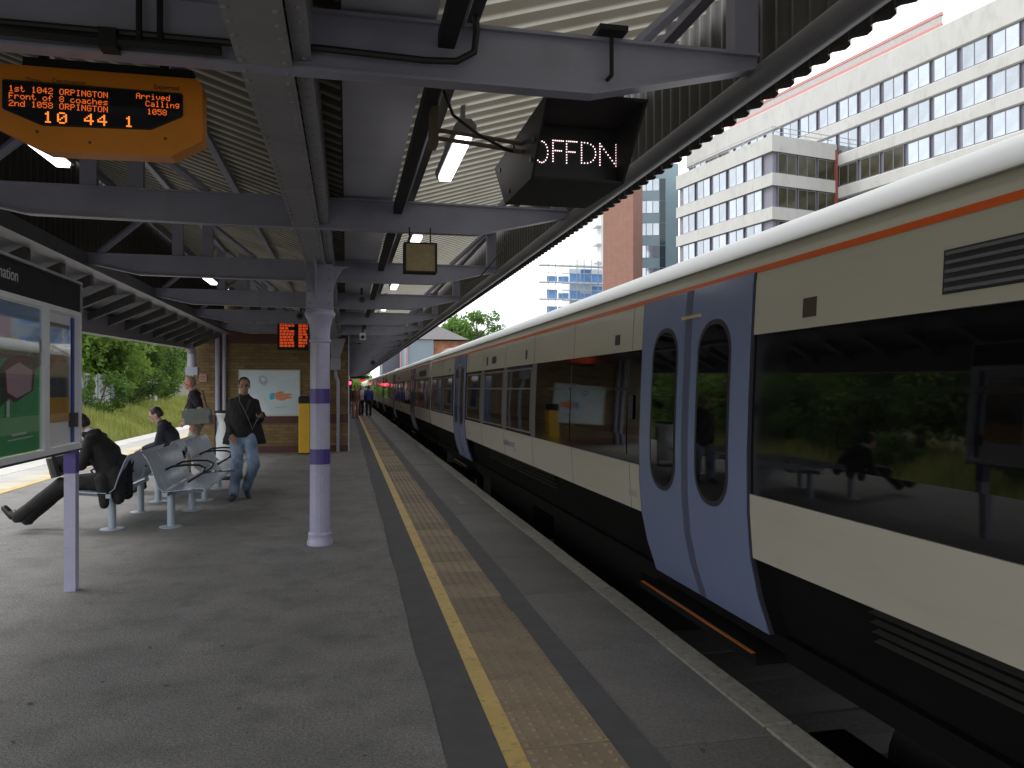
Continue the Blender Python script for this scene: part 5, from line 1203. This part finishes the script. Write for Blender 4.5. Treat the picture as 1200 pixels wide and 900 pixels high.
for r in range(8): b = MB(); b.box(xs0-1.5,xs1,126.6,127.8,22.5-r*2.9,22.7-r*2.9); b.build('scaffold_board', M_pale, sc)
for k in range(9): b = MB(); x_=xs0+k*(xs1-xs0)/8; b.tube([(x_,126.5,-1.3),(x_,126.5,23.6)],.07,5); b.build('scaffold_pole', M_railm, sc)
for r in range(8): b = MB(); b.tube([(xs0-1,126.4,21.2-r*2.9),(xs1,126.4,21.2-r*2.9)],.06,5); b.build('scaffold_pole', M_railm, sc)
# house beyond the train
hs = thing('brick_house', 'orange brick house with grey hipped slate roof beyond the end of the train', 'house', (12,100,0))
def hx(px,py,Y): x,z=fp(px,py,Y); return x,z
b = MB()
xl,xr=hx(482,398,100)[0],hx(545,398,100)[0]; xm=hx(512,380,100)[0]
b.box(hx(508,398,100)[0],hx(548,398,100)[0],100,112,-1.3,7.75); b.build('wall', M_rbrick, hs)
ez=hx(512,398,100)[1]; rz_=hx(512,379,100)[1]
b = MB(); b.add([(xl-.5,99.4,ez),(hx(549,398,100)[0],99.4,ez),(hx(549,398,100)[0],113,ez),(xl-.5,113,ez),(xm,103.5,rz_+.2),(xm,109,rz_+.2)],[(0,1,4),(1,2,5,4),(2,3,5),(3,0,4,5),(0,3,2,1)]); b.build('roof', M_slate, hs)
b = MB(); xg0,xg1=hx(476,400,100)[0],hx(508,400,100)[0]-.02; b.box(xg0,xg1,99.7,111,-1.3,ez-.02); b.build('glazed_bay', M_bayg, hs)
for px_ in (469,477): 
    xx=hx(px_,410,100)[0]; b = MB(); b.box(xx-.06,xx+.06,99.5,99.69,3.5,7.5); b.build('window_bar', M_pink, hs)
hs2 = thing('low_dark_house', 'dark building with two cream windows just above the far carriages', 'house', (6,112,0))
xa=hx(448,415,112)[0]; xb_=hx(480,415,112)[0]; b = MB(); b.box(xa,xb_,112,122,-1.3,hx(450,402,112)[1]); b.build('wall', mat('dark_blue_cladding',(.10,.11,.14),.6,var=.1), hs2)
for a_,c_ in ((453,459.5),(461,467.5)): 
    b = MB(); b.box(hx(a_,0,112)[0],hx(c_,0,112)[0],111.9,111.999,hx(0,423,112)[1],hx(0,411,112)[1]); b.build('window', mat('lit_window_cream',(.6,.55,.42),.6,var=.1), hs2)  # glow of the lit windows put into the cream colour
t = thing('orange_sign_post', 'small white and orange lit sign beyond the far carriages', 'sign', (*hx(446,435,95)[:1],95,0))
x0_,z0_=hx(441,442,95); x1_,z1_=hx(450,434,95); b = MB(); b.box(x0_,x1_,95,95.2,z0_,z1_); b.build('lower_panel', mat('orange_panel',(.7,.25,.08),.5,var=.1), t); b = MB(); b.box(x0_+.3,x1_-.2,95,95.2,z1_+.01,z1_+.75); b.build('upper_panel', M_white, t); b = MB(); b.tube([((x0_+x1_)/2,95.1,-1.3),((x0_+x1_)/2,95.1,z0_)],.1,6); b.build('post', M_dk, t)

# ------------------------------------------------------------------ trees and shrubs
def leaf_cloud(name, clumps, per, size, m, parent, off):
    """clumps: (centre, radius); many small folded leaves gathered in twiggy clumps"""
    P=[]; 
    for c, r in clumps:
        n = max(20,int(per*r*r)); d = rng.normal(0,1,(n,3)); d /= np.linalg.norm(d,axis=1)[:,None]; q = (.35+.65*rng.random(n)**.5)*r
        P.append(np.array(c)+d*q[:,None]*np.array([1,1,.8]))
    P = np.concatenate(P); n=len(P); a = rng.normal(0,1,(n,3)); a/=np.linalg.norm(a,axis=1)[:,None]; t_=rng.normal(0,1,(n,3)); u=np.cross(a,t_); u/=np.linalg.norm(u,axis=1)[:,None]
    s = size*(.6+.8*rng.random(n))[:,None]
    V = np.stack([P-a*s, P-u*s*.45, P+a*s, P+u*s*.45],1).reshape(-1,3)-np.array(off)
    return link(name, numpy_mesh(name, V, np.arange(n*4).reshape(-1,4), m), parent)
def tree(label, x, y, z0, h, w, m, cat='tree', name='broadleaf_tree', per=70, size=.12, trunk=True, group=None, low=.25, seed=0):
    R = random.Random(seed+int(x*7+y*13)); t = thing(name, label, cat, (x,y,z0), 0, group)
    b = MB(); cl=[]; top=V3((x+R.uniform(-.3,.3),y,z0+h*.8))
    b.tube([(x,y,z0-.3),(x+R.uniform(-.1,.1),y,z0+h*.3),top], [h*.028,h*.02,h*.006], 8)
    for k in range(14 if trunk else 9):
        f=R.uniform(low,.85); st=V3((x,y,z0+h*f*.8)); ang=R.uniform(0,2*PI); ln=w*R.uniform(.35,.62)*(1.15-abs(f-.5)); e=st+V3((math.cos(ang)*ln,math.sin(ang)*ln,h*R.uniform(.05,.2)))
        mid_=(st+e)/2+V3((0,0,h*.03)); b.tube([st,mid_,e],[h*.010,h*.006,h*.003],5)
        for q in range(5): cl.append(((e.x+R.uniform(-.5,.5)*w*.2,e.y+R.uniform(-.5,.5)*w*.2,e.z+R.uniform(-.1,.1)*h), w*R.uniform(.10,.19)))
        cl.append(((mid_.x,mid_.y,mid_.z+R.uniform(0,.08)*h), w*R.uniform(.1,.17)))
    for q in range(5): cl.append(((top.x+R.uniform(-.15,.15)*w,top.y+R.uniform(-.15,.15)*w,z0+h*R.uniform(.8,.97)), w*R.uniform(.08,.15)))
    b.build('trunk', M_bark, t, smooth=True)
    leaf_cloud('crown', cl, per, size, m, t, (x,y,z0)); return t
TL = ['green tree on the left bank directly beside the information board','dark leafy tree behind the seated man in the black coat','bright green tree on the left bank above the grass','tall mid-green tree behind the bank on the left','dark tree left of the white cabin','light green tree seen right above the old man','leafy tree farther back on the left','far green tree on the left beyond the others',
 'tree standing far along the left bank','bushy bright tree between the hoardings and the cabin','small bright tree rooted low on the left bank','dark tree next to the farthest hoarding','low spreading tree on the left bank behind the grass']
spots = [(-14.5,22,6.5,6,M_leaf3),(-15.5,27,7,6.5,M_leaf1),(-17.5,33,7.5,7,M_leaf3),(-14.2,34,5.2,4.5,M_leaf2),(-20,40,9,8,M_leaf1),(-17,46,7.5,6,M_leaf3),(-22,52,10,8,M_leaf2),(-19,60,9,7,M_leaf1),(-24,72,11,9,M_leaf3),(-16,20,6,5,M_leaf2),(-15.5,40,6.5,6,M_leaf3),(-13.8,29.5,5,4.6,M_leaf3),(-16.5,52,8,6.5,M_leaf2)]
spots += [(-14.6,47,5.5,5,M_leaf3),(-16.5,52,8,6.5,M_leaf1),(-15.2,58,7,5.5,M_leaf3),(-16.8,64,8.5,7,M_leaf1),(-15.5,70,6.5,5,M_leaf2),(-19.5,74,10,8,M_leaf3),(-21,84,11,9,M_leaf1),(-18.5,57,9,7,M_leaf2)]
TL += ['bright bush nearest the edge of the information board','tall green tree above the bowed head of the man in black','light green tree in the middle of the left opening','full round tree behind the second seated man','dark green tree just left of the white cabin','high bright tree rising behind the cabin trees','tallest tree farthest along the left bank','dark tree deep behind the light green one']
for i,(x,y,h,w,m) in enumerate(spots): tree(TL[i], x, y, bank_z(x), h, w*1.1, m, per=190, size=.12 if y<30 else .15, low=.06, seed=i, group='trees on the left bank')
SHL = ['round shrub on the bank left of the seated men','dark green shrub growing out of the long grass','pale shrub by the white hoarding','low shrub near the grassy slope','small leafy shrub in the yellow grass','shrub beside the white cabin','shrub in the middle of the left bank','ragged shrub on the left bank']
for i,(x,y,h,w,m) in enumerate([(-12.8,24,2.6,2.6,M_leaf1),(-12.4,29,2.2,2.2,M_leaf2),(-13.5,38,3,3,M_leaf3),(-12.6,44,2.4,2.6,M_leaf1),(-11.9,20,1.4,1.5,M_leaf3),(-13,52,2.8,2.8,M_leaf2),(-13.2,33,3.4,2.6,M_leaf3),(-12.6,15,2.2,2.4,M_leaf2)]):
    tree(SHL[i], x, y, bank_z(x), h, w, m, 'shrub', 'shrub', per=260, size=.09, trunk=False, group='shrubs on the left bank', low=.1, seed=40+i)
# distant greenery
tree('large round green tree rising beyond the train roof and house', 21.5,128,-1.3,17.5,10,M_leaf1,per=60,size=.3,seed=3)
tree('smaller dark tree beside the grey slate roof', 16.8,128,-1.3,14.5,7,M_leaf2,per=60,size=.28,seed=9)
tree('green tree closing the view at the end of the platform', 2.5,120,-1.3,5.5,9,M_leaf3,per=60,size=.25,seed=5)
cl = []
for k in range(260): cl.append(((rng.uniform(-70,-26), rng.uniform(10,190), rng.uniform(.5,7)), rng.uniform(1.2,2.6)))
o = leaf_cloud('distant_woodland', cl, 26, .34, M_leaf1, None, (0,0,0)); tag(o, 'belt of distant green woodland behind the left bank', 'woodland', kind='stuff')
# hoarding and white cabin on the left
for i,(x0,ya,yb,h) in enumerate(((-13.6,43,48.5,2.1),(-14.2,50,55,1.9),(-14.4,60.5,64,1.9))):
    t = thing('white_hoarding', ['blue and white hoarding panels behind the shrubs nearest the board','blue and white hoarding panels behind the middle shrubs','blue and white hoarding panels farthest along the bank'][i], 'fence', (x0,ya,bank_z(x0)), 0, 'hoardings behind the left bank')
    k=0; y=ya
    while y<yb: b = MB(); b.box(x0,x0+.05,y+.01,y+1.18,bank_z(x0),bank_z(x0)+h+.05*(k%2)); b.build('panel', M_hoard, t); b = MB(); b.box(x0+.051,x0+.12,y-.03,y+.03,bank_z(x0)-.1,bank_z(x0)+h+.1); b.build('post', M_railm, t); y+=1.2; k+=1
cbn = thing('white_cabin', 'white cabin building between the trees and the brick station building', 'building', (-17,86,0))
b = MB(); cx0=fp(202,0,84)[0]; b.box(cx0,-11,84,92,-.3,3.7); b.build('wall', M_white, cbn); b = MB(); b.box(cx0-.3,-10.7,83.7,92.3,3.701,3.9); b.build('roof', M_railm, cbn); b = MB(); b.box(cx0+.8,cx0+1.8,83.95,83.999,1.2,2.4); b.build('window', M_teald, cbn)
